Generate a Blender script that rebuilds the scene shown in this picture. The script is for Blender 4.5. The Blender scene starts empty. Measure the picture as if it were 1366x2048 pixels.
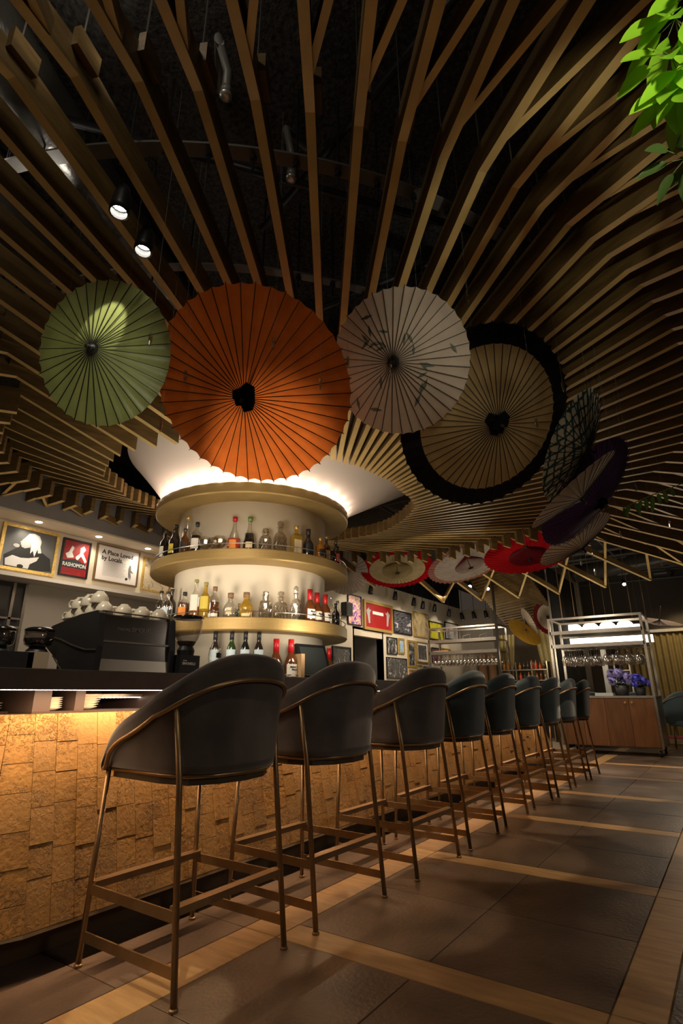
import bpy, bmesh, math, random
from mathutils import Vector, Matrix
C = bpy.context.scene
col = C.collection
PI = math.pi
R_ = math.radians
random.seed(7)

# ------------------------------------------------------------------ camera
cam_d = bpy.data.cameras.new('camera'); cam = bpy.data.objects.new('camera', cam_d); col.objects.link(cam)
def cam_matrix():
    pi, ro, ya = R_(18.56809), R_(-0.26017), R_(-34.56509)
    cp, sp, cy, sy = math.cos(pi), math.sin(pi), math.cos(ya), math.sin(ya)
    fwd = Vector((sy*cp, cy*cp, sp)); r = Vector((cy, -sy, 0)); u = r.cross(fwd)
    c, s = math.cos(ro), math.sin(ro)
    r2 = c*r + s*u; u2 = -s*r + c*u
    m = Matrix((r2, u2, -fwd)).transposed().to_4x4(); m.translation = Vector((0, 0, 0.95)); return m
cam.matrix_world = cam_matrix()
cam_d.sensor_fit = 'HORIZONTAL'; cam_d.sensor_width = 36.0; cam_d.lens = 36.0*1083.54/1366.0
cam_d.clip_start = 0.05; cam_d.clip_end = 100
C.camera = cam
# ------------------------------------------------------------------ world, exposure
w = bpy.data.worlds.new('world'); C.world = w; w.use_nodes = True
w.node_tree.nodes['Background'].inputs[0].default_value = (1.0, 0.80, 0.60, 1)
w.node_tree.nodes['Background'].inputs[1].default_value = 0.033
C.view_settings.view_transform = 'Standard'; C.view_settings.look = 'None'
C.view_settings.gamma = 1; C.view_settings.use_curve_mapping = False
C.view_settings.exposure = 0.25
# ------------------------------------------------------------------ lights
def lamp(name, kind, loc, power, color=(1, .8, .55), target=None, spot=40, blend=.4, size=.03, size_y=None, rot=None):
    l = bpy.data.lights.new(name, kind); o = bpy.data.objects.new(name, l); col.objects.link(o)
    l.energy = power; l.color = color; o.location = loc
    if kind == 'SPOT': l.spot_size = R_(spot); l.spot_blend = blend; l.shadow_soft_size = size
    elif kind == 'POINT': l.shadow_soft_size = size
    elif kind == 'AREA':
        l.size = size
        if size_y: l.shape = 'RECTANGLE'; l.size_y = size_y
    if target is not None: o.rotation_euler = (Vector(target)-Vector(loc)).to_track_quat('-Z', 'Y').to_euler()
    if rot: o.rotation_euler = rot
    return o
WARM = (1, .74, .46); PINK = (1, .78, .66); CREAM = (1, .86, .66)
CX, CY = -3.69, 3.80                                     # axis of the bottle column
# under-counter strip light (its visible strip is modelled with the bar)
lamp('counter_strip_light', 'AREA', (-2.325, 4.6, .962), 50, (1, .64, .36), size=.02, size_y=8.6, rot=(0, R_(10), 0))
# uplights standing on the crown of the column, below the white funnel
for k in range(30):
    a = R_(-165 + k*10); lamp('column_uplight', 'POINT', (CX+.935*math.cos(a), CY+.935*math.sin(a), 2.69), .8, PINK, size=.03)
# work lights behind the counter throw light up onto the shelves and bottles
lamp('back_counter_light', 'AREA', (-2.95, 2.55, 1.32), 4.2, CREAM, (-3.35, 3.3, 2.0), size=.25)
lamp('back_counter_light', 'AREA', (-2.50, 3.45, 1.40), 4.5, CREAM, (-3.2, 3.7, 2.0), size=.25)
lamp('back_counter_light', 'AREA', (-3.9, 2.4, 1.7), 3, CREAM, (-3.8, 3.1, 2.0), size=.25)
lamp('back_counter_light', 'AREA', (-2.45, 2.35, 1.9), 6, CREAM, (-3.35, 3.3, 2.35), size=.25)  # higher fill added to lift the dim upper shelf wall
lamp('column_front_spot', 'SPOT', (-2.2, 1.5, 1.7), 18, CREAM, (-3.1, 3.1, 2.1), 48, .6, .04)
lamp('machine_fill', 'AREA', (-2.7, 1.3, 2.2), 6, CREAM, (-3.0, 1.9, 1.3), size=.3)  # added fill for the dim cups and machine, no fixture here
lamp('void_fill', 'POINT', (-1.2, .3, 3.62), 5, (1, .9, .75), size=.1)  # added fills bring up the ducts, slab and grid above the slats
lamp('void_fill', 'POINT', (-2.6, .6, 3.50), 2, (1, .9, .75), size=.1)
lamp('void_fill', 'SPOT', (.3, 9.5, 3.1), 40, (1, .9, .75), (.3, 9.5, 3.9), 165, .8, .1)
lamp('void_fill', 'SPOT', (1.6, 7.2, 3.25), 30, (1, .9, .75), (1.6, 7.2, 3.9), 165, .8, .1)
lamp('void_fill', 'SPOT', (-2.9, 10.8, 3.2), 24, (1, .9, .75), (-2.9, 10.8, 3.9), 165, .8, .1)
lamp('room_fill', 'SPOT', (2.6, 1.6, 2.5), 75, (1, .84, .68), (-1.8, 2.2, .7), 38, .9, .3)  # unseen fill spots added to lighten the stools
lamp('room_fill', 'SPOT', (3.0, 7.5, 2.5), 90, (1, .84, .68), (-1.8, 5.2, .7), 46, .9, .3)
lamp('glow_orange', 'SPOT', (-2.98, 3.08, 2.74), 190, PINK, (-1.96, 2.08, 2.2), 30, .8, .03)
lamp('duct_spot', 'SPOT', (-2.5, 1.0, 3.33), 7, (1, .92, .8), (-2.3, .4, 3.75), 100, .8, .05)
lamp('duct_spot', 'SPOT', (-1.6, .9, 3.33), 5, (1, .92, .8), (-1.7, .2, 3.75), 110, .8, .05)
lamp('floor_spot', 'SPOT', (-1.1, .6, 2.6), 80, (1, .82, .5), (-1.72, 1.42, 0), 11, .2, .01)
lamp('floor_spot', 'SPOT', (-1.2, 1.4, 2.6), 16, (1, .82, .5), (-1.62, 1.95, 0), 8, .2, .01)
# track spots, plus added fills for the side and back umbrellas
lamp('spot_green', 'SPOT', (-1.80, .95, 2.84), 10, (1, .95, .75), (-2.185, 1.165, 2.52), 27, .3, .008)
lamp('wash_green', 'SPOT', (-1.3, .2, 1.7), 15, (1, .95, .75), (-2.2, 1.18, 2.4), 30, .7, .05)
lamp('spot_orange', 'SPOT', (-.4, .3, 2.0), 1.5, WARM, (-1.85, 1.8, 2.45), 40, .8, .05)
lamp('spot_white', 'SPOT', (.0, .9, 1.9), 12, CREAM, (-1.2, 2.45, 2.65), 24, .8, .05)
lamp('spot_cream', 'SPOT', (.9, 1.9, 1.9), 5, CREAM, (-.95, 3.15, 2.5), 30, .8, .05)
lamp('fill_side_umbrellas', 'SPOT', (1.2, 2.9, 1.6), 10, CREAM, (-.65, 3.9, 2.2), 30, .8, .05)  # added fill from the right for the dark sideways umbrellas
lamp('spot_leaves', 'SPOT', (.55, .62, 2.15), 34, (1, .97, .8), (.16, 1.28, 2.47), 40, .5, .03)
lamp('fill_back_umbrellas', 'SPOT', (-2.4, 5.2, 1.5), 70, CREAM, (-3.3, 8.2, 2.75), 62, .5, .03)  # added low fill for the far umbrellas, no lamp stands there
for x, y, p, tx, ty, sp in ((-1.0, 1.0, 12, -1.5, 1.7, 26), (-1.2, 2.6, 30, -1.45, 2.6, 22), (-1.5, 3.9, 46, -1.45, 3.75, 26), (-1.6, 5.0, 60, -1.4, 5.0, 26), (.2, 3.0, 26, -1.0, 3.9, 18),
                        (-1.2, 6.4, 70, -1.3, 6.6, 30), (-1.2, 8.3, 80, -1.0, 8.6, 36), (.9, 3.6, 22, .05, 3.1, 30), (.6, 5.6, 60, -.35, 5.0, 26), (.2, 7.4, 60, -.5, 7.0, 26), (1.0, 1.6, 16, -.25, 1.7, 26)):
    lamp('floor_spot', 'SPOT', (x, y, 2.62), p, (1, .78, .52), (tx, ty, 0), sp, .25, .015)
# picture lights
for y in (2.87, 3.61, 4.33, 5.05): lamp('niche_downlight', 'SPOT', (-6.14, y, 2.79), 9, CREAM, (-6.34, y, 2.3), 110, .9, .02)
for y in (9.4, 10.6, 11.7, 12.7, 13.7, 14.7): lamp('picture_spot', 'SPOT', (-5.3, y-.1, 3.02), 24, CREAM, (-6.35, y, 2.35), 62, .5, .02)
lamp('service_aisle_light', 'AREA', (-5.2, 3.2, 2.7), 12, CREAM, (-5.4, 3.2, 0), size=1.0)
lamp('service_aisle_light', 'AREA', (-5.0, 10.5, 2.9), 40, CREAM, (-5.4, 10.5, 0), size=1.2)
lamp('lounge_light', 'AREA', (-.6, 14.0, 3.0), 26, WARM, (-.6, 14, 0), size=1.5)
lamp('curtain_spot', 'SPOT', (-.8, 14.6, 3.0), 60, (1, .8, .4), (-.7, 15.6, 1.9), 80, .5, .05)
lamp('trolley_spot', 'SPOT', (-1.4, 8.6, 3.0), 14, CREAM, (-1.8, 10.3, 1.0), 50, .6, .05)
lamp('rack_fill', 'AREA', (-1.8, 9.6, 2.5), 10, CREAM, (-1.8, 10.4, 1.6), size=.4)  # added fills make the hanging glasses sparkle, no fixtures there
lamp('rack_fill', 'AREA', (-4.9, 11.3, 2.7), 14, CREAM, (-4.9, 12.1, 1.7), size=.4)
lamp('far_lattice_fill', 'POINT', (-3.2, 9.0, 1.7), 26, CREAM, size=.1)  # added ambient fills brighten the dark far lattice
lamp('far_lattice_fill', 'POINT', (-.6, 9.0, 1.7), 14, CREAM, size=.1)
lamp('alcove_fill', 'POINT', (-3.4, 11.5, 1.7), 9, (1, .8, .45), size=.1)  # fill added inside the dark alcove

# ------------------------------------------------------------------ materials
MATS = {}
def nodes_of(name):
    m = bpy.data.materials.new(name); m.use_nodes = True
    nt = m.node_tree; return m, nt, nt.nodes['Principled BSDF']
def mat(name, rgb=(.5, .5, .5), rough=.5, metal=0., emit=None, es=1., var=0., scale=8., bump=0., bscale=40., stretch=None, spec=.5, sheen=0., trans=0., ior=1.45, coat=0.):
    if name in MATS: return MATS[name]
    m, nt, b = nodes_of(name); N = nt.nodes.new; L = nt.links.new
    b.inputs['Base Color'].default_value = (*rgb, 1); b.inputs['Roughness'].default_value = rough
    b.inputs['Metallic'].default_value = metal; b.inputs['Specular IOR Level'].default_value = spec
    b.inputs['IOR'].default_value = ior; b.inputs['Coat Weight'].default_value = coat
    if sheen: b.inputs['Sheen Weight'].default_value = sheen; b.inputs['Sheen Roughness'].default_value = .4
    if trans: b.inputs['Transmission Weight'].default_value = trans
    if emit: b.inputs['Emission Color'].default_value = (*emit, 1); b.inputs['Emission Strength'].default_value = es
    if var or bump:
        tc = N('ShaderNodeTexCoord'); mp = N('ShaderNodeMapping'); L(tc.outputs['Object'], mp.inputs[0])
        if stretch: mp.inputs['Scale'].default_value = stretch
    if var:
        n = N('ShaderNodeTexNoise'); n.inputs['Scale'].default_value = scale; n.inputs['Detail'].default_value = 5
        L(mp.outputs[0], n.inputs['Vector'])
        r = N('ShaderNodeMapRange'); r.inputs[1].default_value = .3; r.inputs[2].default_value = .7
        r.inputs[3].default_value = 1-var; r.inputs[4].default_value = 1+var; L(n.outputs[0], r.inputs[0])
        oi = N('ShaderNodeObjectInfo'); r2 = N('ShaderNodeMapRange'); r2.inputs[3].default_value = 1-var*.5; r2.inputs[4].default_value = 1+var*.5
        L(oi.outputs['Random'], r2.inputs[0]); mu = N('ShaderNodeMath'); mu.operation = 'MULTIPLY'; L(r.outputs[0], mu.inputs[0]); L(r2.outputs[0], mu.inputs[1])
        vm = N('ShaderNodeVectorMath'); vm.operation = 'SCALE'; vm.inputs[0].default_value = rgb; L(mu.outputs[0], vm.inputs['Scale']); L(vm.outputs[0], b.inputs['Base Color'])
    if bump:
        n2 = N('ShaderNodeTexNoise'); n2.inputs['Scale'].default_value = bscale; n2.inputs['Detail'].default_value = 6
        L(mp.outputs[0], n2.inputs['Vector']); bp = N('ShaderNodeBump'); bp.inputs['Strength'].default_value = bump; bp.inputs['Distance'].default_value = .01
        L(n2.outputs[0], bp.inputs['Height']); L(bp.outputs[0], b.inputs['Normal'])
    MATS[name] = m; return m
def mat_glass(name, tint=(1, 1, 1), gloss=.2):
    if name in MATS: return MATS[name]
    m, nt, b = nodes_of(name); N = nt.nodes.new; L = nt.links.new; nt.nodes.remove(b)
    t = N('ShaderNodeBsdfTransparent'); t.inputs[0].default_value = (*tint, 1)
    g = N('ShaderNodeBsdfGlossy'); g.inputs['Roughness'].default_value = .06
    lw = N('ShaderNodeLayerWeight'); lw.inputs[0].default_value = .35
    r = N('ShaderNodeMapRange'); r.inputs[3].default_value = gloss*.35; r.inputs[4].default_value = min(.95, gloss*4)
    L(lw.outputs['Facing'], r.inputs[0]); mx = N('ShaderNodeMixShader'); L(r.outputs[0], mx.inputs[0]); L(t.outputs[0], mx.inputs[1]); L(g.outputs[0], mx.inputs[2])
    L(mx.outputs[0], nt.nodes['Material Output'].inputs[0]); MATS[name] = m; return m
def mat_paper(name, rgb, trans=.35, var=.12, gloss=.0, dye=None):
    if name in MATS: return MATS[name]
    m, nt, b = nodes_of(name); N = nt.nodes.new; L = nt.links.new
    tc = N('ShaderNodeTexCoord'); n = N('ShaderNodeTexNoise'); n.inputs['Scale'].default_value = 9; n.inputs['Detail'].default_value = 7; L(tc.outputs['Object'], n.inputs['Vector'])
    r = N('ShaderNodeMapRange'); r.inputs[1].default_value = .3; r.inputs[2].default_value = .7; r.inputs[3].default_value = 1-var; r.inputs[4].default_value = 1+var; L(n.outputs[0], r.inputs[0])
    vm = N('ShaderNodeVectorMath'); vm.operation = 'SCALE'; vm.inputs[0].default_value = rgb; L(r.outputs[0], vm.inputs['Scale']); out = vm.outputs[0]
    if dye:
        mx = N('ShaderNodeMix'); mx.data_type = 'RGBA'; mx.inputs[7].default_value = (*dye, 1); L(out, mx.inputs[6])
        fs = []
        for ang in (.6, -.75):
            mp = N('ShaderNodeMapping'); mp.inputs['Rotation'].default_value = (0, 0, ang); L(tc.outputs['Object'], mp.inputs[0])
            wv = N('ShaderNodeTexWave'); wv.inputs['Scale'].default_value = 4.6; wv.inputs['Distortion'].default_value = 3.5; wv.inputs['Detail'].default_value = 3; wv.inputs['Detail Scale'].default_value = 2
            L(mp.outputs[0], wv.inputs['Vector']); q = N('ShaderNodeMapRange'); q.inputs[1].default_value = .04; q.inputs[2].default_value = .30; q.inputs[3].default_value = 1; q.inputs[4].default_value = 0; L(wv.outputs['Fac'], q.inputs[0]); fs.append(q)
        ma = N('ShaderNodeMath'); ma.operation = 'MAXIMUM'; L(fs[0].outputs[0], ma.inputs[0]); L(fs[1].outputs[0], ma.inputs[1])
        L(ma.outputs[0], mx.inputs[0]); out = mx.outputs[2]
    L(out, b.inputs['Base Color']); b.inputs['Roughness'].default_value = .38 if gloss else .7; b.inputs['Specular IOR Level'].default_value = .6 if gloss else .15
    t = N('ShaderNodeBsdfTranslucent'); L(out, t.inputs[0]); ms = N('ShaderNodeMixShader'); ms.inputs[0].default_value = trans
    n2 = N('ShaderNodeTexNoise'); n2.inputs['Scale'].default_value = 30; n2.inputs['Detail'].default_value = 6; L(tc.outputs['Object'], n2.inputs['Vector']); bp = N('ShaderNodeBump'); bp.inputs['Strength'].default_value = .25; bp.inputs['Distance'].default_value = .005
    L(n2.outputs[0], bp.inputs['Height']); L(bp.outputs[0], b.inputs['Normal'])
    L(b.outputs[0], ms.inputs[1]); L(t.outputs[0], ms.inputs[2]); L(ms.outputs[0], nt.nodes['Material Output'].inputs[0]); MATS[name] = m; return m
def mat_art(name, cols, scale=5., detail=6., dist=1.2, stretch=(1, 1, 1)):
    """abstract print: noise through a colour ramp of flat steps"""
    m, nt, b = nodes_of(name); N = nt.nodes.new; L = nt.links.new
    tc = N('ShaderNodeTexCoord'); mp = N('ShaderNodeMapping'); mp.inputs['Scale'].default_value = stretch; L(tc.outputs['Object'], mp.inputs[0])
    n = N('ShaderNodeTexNoise'); n.inputs['Scale'].default_value = scale; n.inputs['Detail'].default_value = detail; n.inputs['Distortion'].default_value = dist; L(mp.outputs[0], n.inputs['Vector'])
    cr = N('ShaderNodeValToRGB'); e = cr.color_ramp.elements
    while len(e) < len(cols): e.new(.5)
    for i, c in enumerate(cols): e[i].position = .33+.34*i/(len(cols)-1); e[i].color = (*c, 1)
    L(n.outputs[0], cr.inputs[0]); L(cr.outputs[0], b.inputs['Base Color']); b.inputs['Roughness'].default_value = .35
    MATS[name] = m; return m

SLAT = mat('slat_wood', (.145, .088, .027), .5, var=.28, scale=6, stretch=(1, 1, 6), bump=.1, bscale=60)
EDGE = mat('slat_wood_lit_edge', (.64, .45, .17), .45, var=.15, scale=5)  # floor-bounce light put into the edge colour; slat sides darkened for shade
BRASS = mat('aged_brass', (.30, .20, .105), .42, .85, var=.12, scale=20)
GOLDB = mat('brushed_gold_band', (.34, .225, .08), .48, .4, var=.12, scale=6, stretch=(1, 1, 30))
GILT = mat('gilt_frame', (.62, .42, .12), .4, .6, var=.2, scale=30, bump=.6, bscale=60)
BLACK = mat('black_paint', (.012, .012, .013), .45)
BLACKG = mat('black_gloss', (.012, .012, .013), .12, coat=.5)
STEEL = mat('brushed_steel', (.33, .30, .26), .32, .9, var=.08, scale=20)
CHROME = mat('mirror_chrome', (.30, .28, .26), .12, 1.)
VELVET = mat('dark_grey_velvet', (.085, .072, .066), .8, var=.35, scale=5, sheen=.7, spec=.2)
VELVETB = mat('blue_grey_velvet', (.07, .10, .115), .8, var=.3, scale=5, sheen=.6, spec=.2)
CREAMW = mat('cream_plaster', (.62, .54, .42), .8, var=.04, scale=3)
WHITE = mat('white_plaster', (.72, .66, .58), .75)
GREYW = mat('grey_plaster', (.22, .205, .19), .8, var=.05)
PORC = mat('cream_porcelain', (.70, .64, .52), .25, coat=.3)
PAPER = mat('white_paper', (.80, .75, .72), .7)
INK = mat('printed_black', (.015, .015, .015), .6)
CEIL = mat('black_sprayed_ceiling', (.030, .027, .024), .95, var=.8, scale=45, bump=1., bscale=90)
DUCT = mat('black_wrapped_duct', (.055, .05, .042), .3, .3, bump=1., bscale=9)
PALEM = mat('grey_metal_rail', (.17, .16, .145), .5, .3)
GLASS = mat_glass('clear_glass', (.97, .96, .94), .2)
def mesh_obj(name, verts, faces, mats, parent=None, midx=None, smooth=False, loc=None):
    me = bpy.data.meshes.new(name); me.from_pydata(verts, [], faces)
    for m in (mats if isinstance(mats, (list, tuple)) else [mats]): me.materials.append(m)
    if midx: me.polygons.foreach_set('material_index', midx)
    if smooth: me.polygons.foreach_set('use_smooth', [True]*len(faces))
    me.update()
    o = bpy.data.objects.new(name, me); col.objects.link(o)
    if parent: o.parent = parent
    if loc: o.location = loc
    return o
class MB:
    def __init__(s): s.v = []; s.f = []; s.m = []; s.mi = 0
    def box(s, a, b, M=None):
        x0, y0, z0 = a; x1, y1, z1 = b; n = len(s.v)
        p = [Vector(q) for q in ((x0, y0, z0), (x1, y0, z0), (x1, y1, z0), (x0, y1, z0), (x0, y0, z1), (x1, y0, z1), (x1, y1, z1), (x0, y1, z1))]
        s.v += [tuple((M @ q) if M else q) for q in p]
        s.f += [tuple(n+i for i in f) for f in ((3, 2, 1, 0), (4, 5, 6, 7), (0, 1, 5, 4), (1, 2, 6, 5), (2, 3, 7, 6), (3, 0, 4, 7))]; s.m += [s.mi]*6; return s
    def cbox(s, c, d, M=None): return s.box([c[i]-d[i]/2 for i in range(3)], [c[i]+d[i]/2 for i in range(3)], M)
    def beam(s, pts, wd, dp, bottom=None):
        """vertical board: pts lie on the centre of the bottom edge"""
        n0 = len(s.v); k = len(pts); P = [Vector(p) for p in pts]
        for i, p in enumerate(P):
            t = (P[min(i+1, k-1)]-P[max(i-1, 0)]); t.z = 0; t.normalize(); l = Vector((-t.y, t.x, 0))*wd/2
            for q in (p-l, p+l, p+l+Vector((0, 0, dp)), p-l+Vector((0, 0, dp))): s.v.append(tuple(q))
        for i in range(k-1):
            a = n0+4*i; b = a+4
            for j in range(4):
                s.f.append((a+j, b+j, b+(j+1) % 4, a+(j+1) % 4)); s.m.append(bottom if (bottom is not None and j == 0) else s.mi)
        s.f += [(n0+3, n0+2, n0+1, n0), tuple(n0+4*(k-1)+j for j in range(4))]; s.m += [s.mi, s.mi]; return s
    def bar(s, a, b, wd, dp, up=(0, 0, 1)):
        a = Vector(a); b = Vector(b); t = (b-a).normalized(); u = Vector(up); l = t.cross(u)
        if l.length < 1e-4: l = t.cross(Vector((1, 0, 0)))
        l.normalize(); u = l.cross(t).normalized(); n = len(s.v)
        for e in (a, b):
            for q in (-l*wd/2-u*dp/2, l*wd/2-u*dp/2, l*wd/2+u*dp/2, -l*wd/2+u*dp/2): s.v.append(tuple(e+q))
        s.f += [(n+3, n+2, n+1, n), (n+4, n+5, n+6, n+7)]+[(n+j, n+(j+1) % 4, n+4+(j+1) % 4, n+4+j) for j in range(4)]; s.m += [s.mi]*6; return s
    def tube(s, pts, r, seg=8, closed=False, cap=True):
        P = [Vector(p) for p in pts]; k = len(P); n0 = len(s.v); prev = None
        for i, p in enumerate(P):
            t = (P[(i+1) % k]-P[i-1]) if closed else (P[min(i+1, k-1)]-P[max(i-1, 0)])
            t.normalize()
            if prev is None:
                a = Vector((0, 0, 1)) if abs(t.z) < .9 else Vector((1, 0, 0)); u = t.cross(a).normalized()
            else:
                u = prev-t*prev.dot(t); u.normalize()
            prev = u; v = t.cross(u); rr = r[i] if isinstance(r, (list, tuple)) else r
            for j in range(seg):
                q = 2*PI*j/seg; s.v.append(tuple(p+rr*(math.cos(q)*u+math.sin(q)*v)))
        for i in range(k if closed else k-1):
            a = n0+seg*i; b = n0+seg*((i+1) % k)
            for j in range(seg): s.f.append((a+j, a+(j+1) % seg, b+(j+1) % seg, b+j)); s.m.append(s.mi)
        if cap and not closed:
            s.f += [tuple(n0+j for j in reversed(range(seg))), tuple(n0+seg*(k-1)+j for j in range(seg))]; s.m += [s.mi]*2
        return s
    def lathe(s, prof, seg=16, c=(0, 0, 0), a0=0, a1=2*PI, caps=True, sc=(1, 1)):
        full = abs(a1-a0-2*PI) < 1e-6; n0 = len(s.v); cnt = seg if full else seg+1
        for r, z in prof:
            for j in range(cnt):
                a = a0+(a1-a0)*j/seg; s.v.append((c[0]+r*math.cos(a)*sc[0], c[1]+r*math.sin(a)*sc[1], c[2]+z))
        for i in range(len(prof)-1):
            for j in range(seg):
                a = n0+cnt*i; b = a+cnt; j2 = (j+1) % cnt if full else j+1
                s.f.append((a+j, a+j2, b+j2, b+j)); s.m.append(s.mi)
        if full and caps:
            if prof[0][0] > 1e-5: s.f.append(tuple(n0+j for j in reversed(range(cnt)))); s.m.append(s.mi)
            if prof[-1][0] > 1e-5: s.f.append(tuple(n0+cnt*(len(prof)-1)+j for j in range(cnt))); s.m.append(s.mi)
        return s
    def quad(s, *p):
        n = len(s.v); s.v += [tuple(q) for q in p]; s.f.append(tuple(range(n, n+len(p)))); s.m.append(s.mi); return s
    def build(s, name, mats, parent=None, smooth=False, loc=None):
        return mesh_obj(name, s.v, s.f, mats, parent, s.m, smooth, loc)
def tag(o, label, cat, group=None, kind=None):
    o['label'] = label; o['category'] = cat
    if group: o['group'] = group
    if kind: o['kind'] = kind
    return o
def thing(name, label, cat, loc=(0, 0, 0), rz=0, group=None):
    o = bpy.data.objects.new(name, None); col.objects.link(o); o.location = loc; o.rotation_euler = (0, 0, rz); o.empty_display_size = .1
    return tag(o, label, cat, group)
def struct(o, label=None, cat=None):
    o['kind'] = 'structure'
    if label: o['label'] = label
    if cat: o['category'] = cat
    return o
ORD = ['first', 'second', 'third', 'fourth', 'fifth', 'sixth', 'seventh', 'eighth', 'ninth', 'tenth', 'eleventh', 'twelfth', 'thirteenth', 'fourteenth', 'fifteenth', 'sixteenth', 'seventeenth']
ROWN = ['front', 'second', 'third', 'rear']
def copy_tree(o, parent=None):
    c = o.copy(); col.objects.link(c); c.parent = parent
    for ch in list(o.children): copy_tree(ch, c)
    return c
def text_mesh(s, size, M, m, name='lettering', parent=None, bold=0, extr=.0006, sx=1.):
    cu = bpy.data.curves.new(name, 'FONT'); cu.body = s; cu.size = size; cu.extrude = extr; cu.offset = bold; cu.resolution_u = 2
    t = bpy.data.objects.new(name, cu); col.objects.link(t); dg = bpy.context.evaluated_depsgraph_get()
    me = bpy.data.meshes.new_from_object(t.evaluated_get(dg)); bpy.data.objects.remove(t); me.materials.clear(); me.materials.append(m)
    me.transform(M @ Matrix.Diagonal((sx, 1, 1, 1))); o = bpy.data.objects.new(name, me); col.objects.link(o)
    if parent: o.parent = parent
    return o
def wallM(x, y, z):            # text on a wall facing +X, reading towards +Y
    return Matrix.Translation((x, y, z)) @ Matrix(((0, 0, 1, 0), (1, 0, 0, 0), (0, 1, 0, 0), (0, 0, 0, 1)))

# ------------------------------------------------------------------ floor
TILE = mat('floor_tile_stone', (.13, .090, .064), .34, var=.4, scale=3, bump=.25, bscale=50, spec=.45)
PLANK = mat('floor_inlay_wood', (.46, .28, .125), .42, var=.2, scale=5, stretch=(1, 6, 1), bump=.12, bscale=30)
fl = struct(MB().box((-6.4, -1.5, -.06), (5.0, 19, -.006)).build('floor', mat('grout', (.30, .24, .18), .9)), 'dark stone tiled restaurant floor with pale wood inlay strips', 'floor')
def piece(x0, y0, x1, y1, m, name, g=.0025, h=.0):
    mb = MB(); b = .0015; z = h
    mb.v = [(x0+g, y0+g, -.008), (x1-g, y0+g, -.008), (x1-g, y1-g, -.008), (x0+g, y1-g, -.008), (x0+g, y0+g, z-b), (x1-g, y0+g, z-b), (x1-g, y1-g, z-b), (x0+g, y1-g, z-b),
            (x0+g+b, y0+g+b, z), (x1-g-b, y0+g+b, z), (x1-g-b, y1-g-b, z), (x0+g+b, y1-g-b, z)]
    mb.f = [(3, 2, 1, 0), (0, 1, 5, 4), (1, 2, 6, 5), (2, 3, 7, 6), (3, 0, 4, 7), (4, 5, 9, 8), (5, 6, 10, 9), (6, 7, 11, 10), (7, 4, 8, 11), (8, 9, 10, 11)]; mb.m = [0]*10
    return mb.build(name, m, fl)
ys = [2.05+1.395*k for k in range(-2, 9)]
xt = [-1.75, -1.13, -.507]
for i, y in enumerate(ys):
    piece(-1.75, y, -.507, y+.155, PLANK, 'inlay_plank'); piece(-.352, y, 1.5, y+.155, PLANK, 'inlay_plank'); piece(-.507, y, -.352, y+.155, PLANK, 'inlay_plank')
    y0, y1 = y+.155, y+1.395; ym = (y0+y1)/2
    piece(-1.93, y, -1.75, y+1.395, PLANK, 'inlay_plank'); piece(-.507, y0, -.352, y1, PLANK, 'inlay_plank')
    for ya, yb in ((y0, ym), (ym, y1)):
        for xa, xb in ((-1.75, -1.13), (-1.13, -.507), (-.352, .27), (.27, .89), (.89, 1.5)): piece(xa, ya, xb, yb, TILE, 'floor_tile')
    for ya, yb in ((y, ym), (ym, y+1.395)): piece(-2.6, ya, -1.93, yb, TILE, 'floor_tile')
for j in range(12):
    for k in range(7): 
        y = ys[-1]+1.395+.0; 
        if y+.62*k < 18.5: piece(-6.3+.62*j, y+.62*k, -6.3+.62*(j+1), y+.62*(k+1), TILE, 'floor_tile')

# ------------------------------------------------------------------ ceiling, walls
struct(MB().box((-6.4, -2.5, 3.95), (5.0, 19, 4.1)).build('ceiling', CEIL), 'black sprayed rough concrete ceiling slab above the slats', 'ceiling')
WX = -6.35
wl = struct(MB().box((WX-.15, -1.5, 0), (WX, 9.66, 3.35)).box((WX-.15, 9.66, 2.12), (WX, 10.81, 3.35)).box((WX-.15, 10.81, 0), (WX, 15.4, 3.35))
            .build('wall_left', CREAMW), 'cream picture wall behind the bar', 'wall')
MB().box((WX-.06, -1.5, 3.35), (WX+.02, 15.4, 3.95)).build('upper_band', BLACK, wl)
struct(MB().box((WX-.9, 9.5, 0), (WX-.85, 11, 2.3)).box((WX-.9, 10.81, 0), (WX-.0, 10.86, 2.3)).box((WX-.9, 9.61, 0), (WX, 9.66, 2.3)).box((WX-.9, 9.6, 2.25), (WX, 10.9, 2.3)).build('trim_1', GREYW), 'grey recessed doorway lining in the picture wall', 'doorway')
bk = struct(MB().box((WX, -1.5, 2.83), (-6.0, 5.6, 3.35)).build('trim_2', GREYW), 'grey bulkhead above the lit picture niche', 'bulkhead')
MB().box((WX, -1.5, 2.81), (-5.98, 5.6, 2.83)).build('lower_lip', CREAMW, bk)
led = struct(MB().box((WX, -1.5, 2.135), (-6.0, 5.6, 2.175)).build('trim_3', WHITE), 'cream picture ledge under the framed prints', 'ledge')
struct(MB().box((WX+.001, 2.96, 1.0), (WX+.06, 5.7, 2.135)).build('trim_4', mat('pale_laminate', (.34, .30, .25), .45, var=.06, scale=2)), 'pale laminate splashback panel under the picture ledge', 'panel')
struct(MB().box((-6.35, 15.4, 0), (-3.6, 15.5, 3.3)).build('wall_back', mat('greige_wall', (.36, .31, .25), .8)), 'greige back wall behind the glass rack', 'wall')
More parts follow.
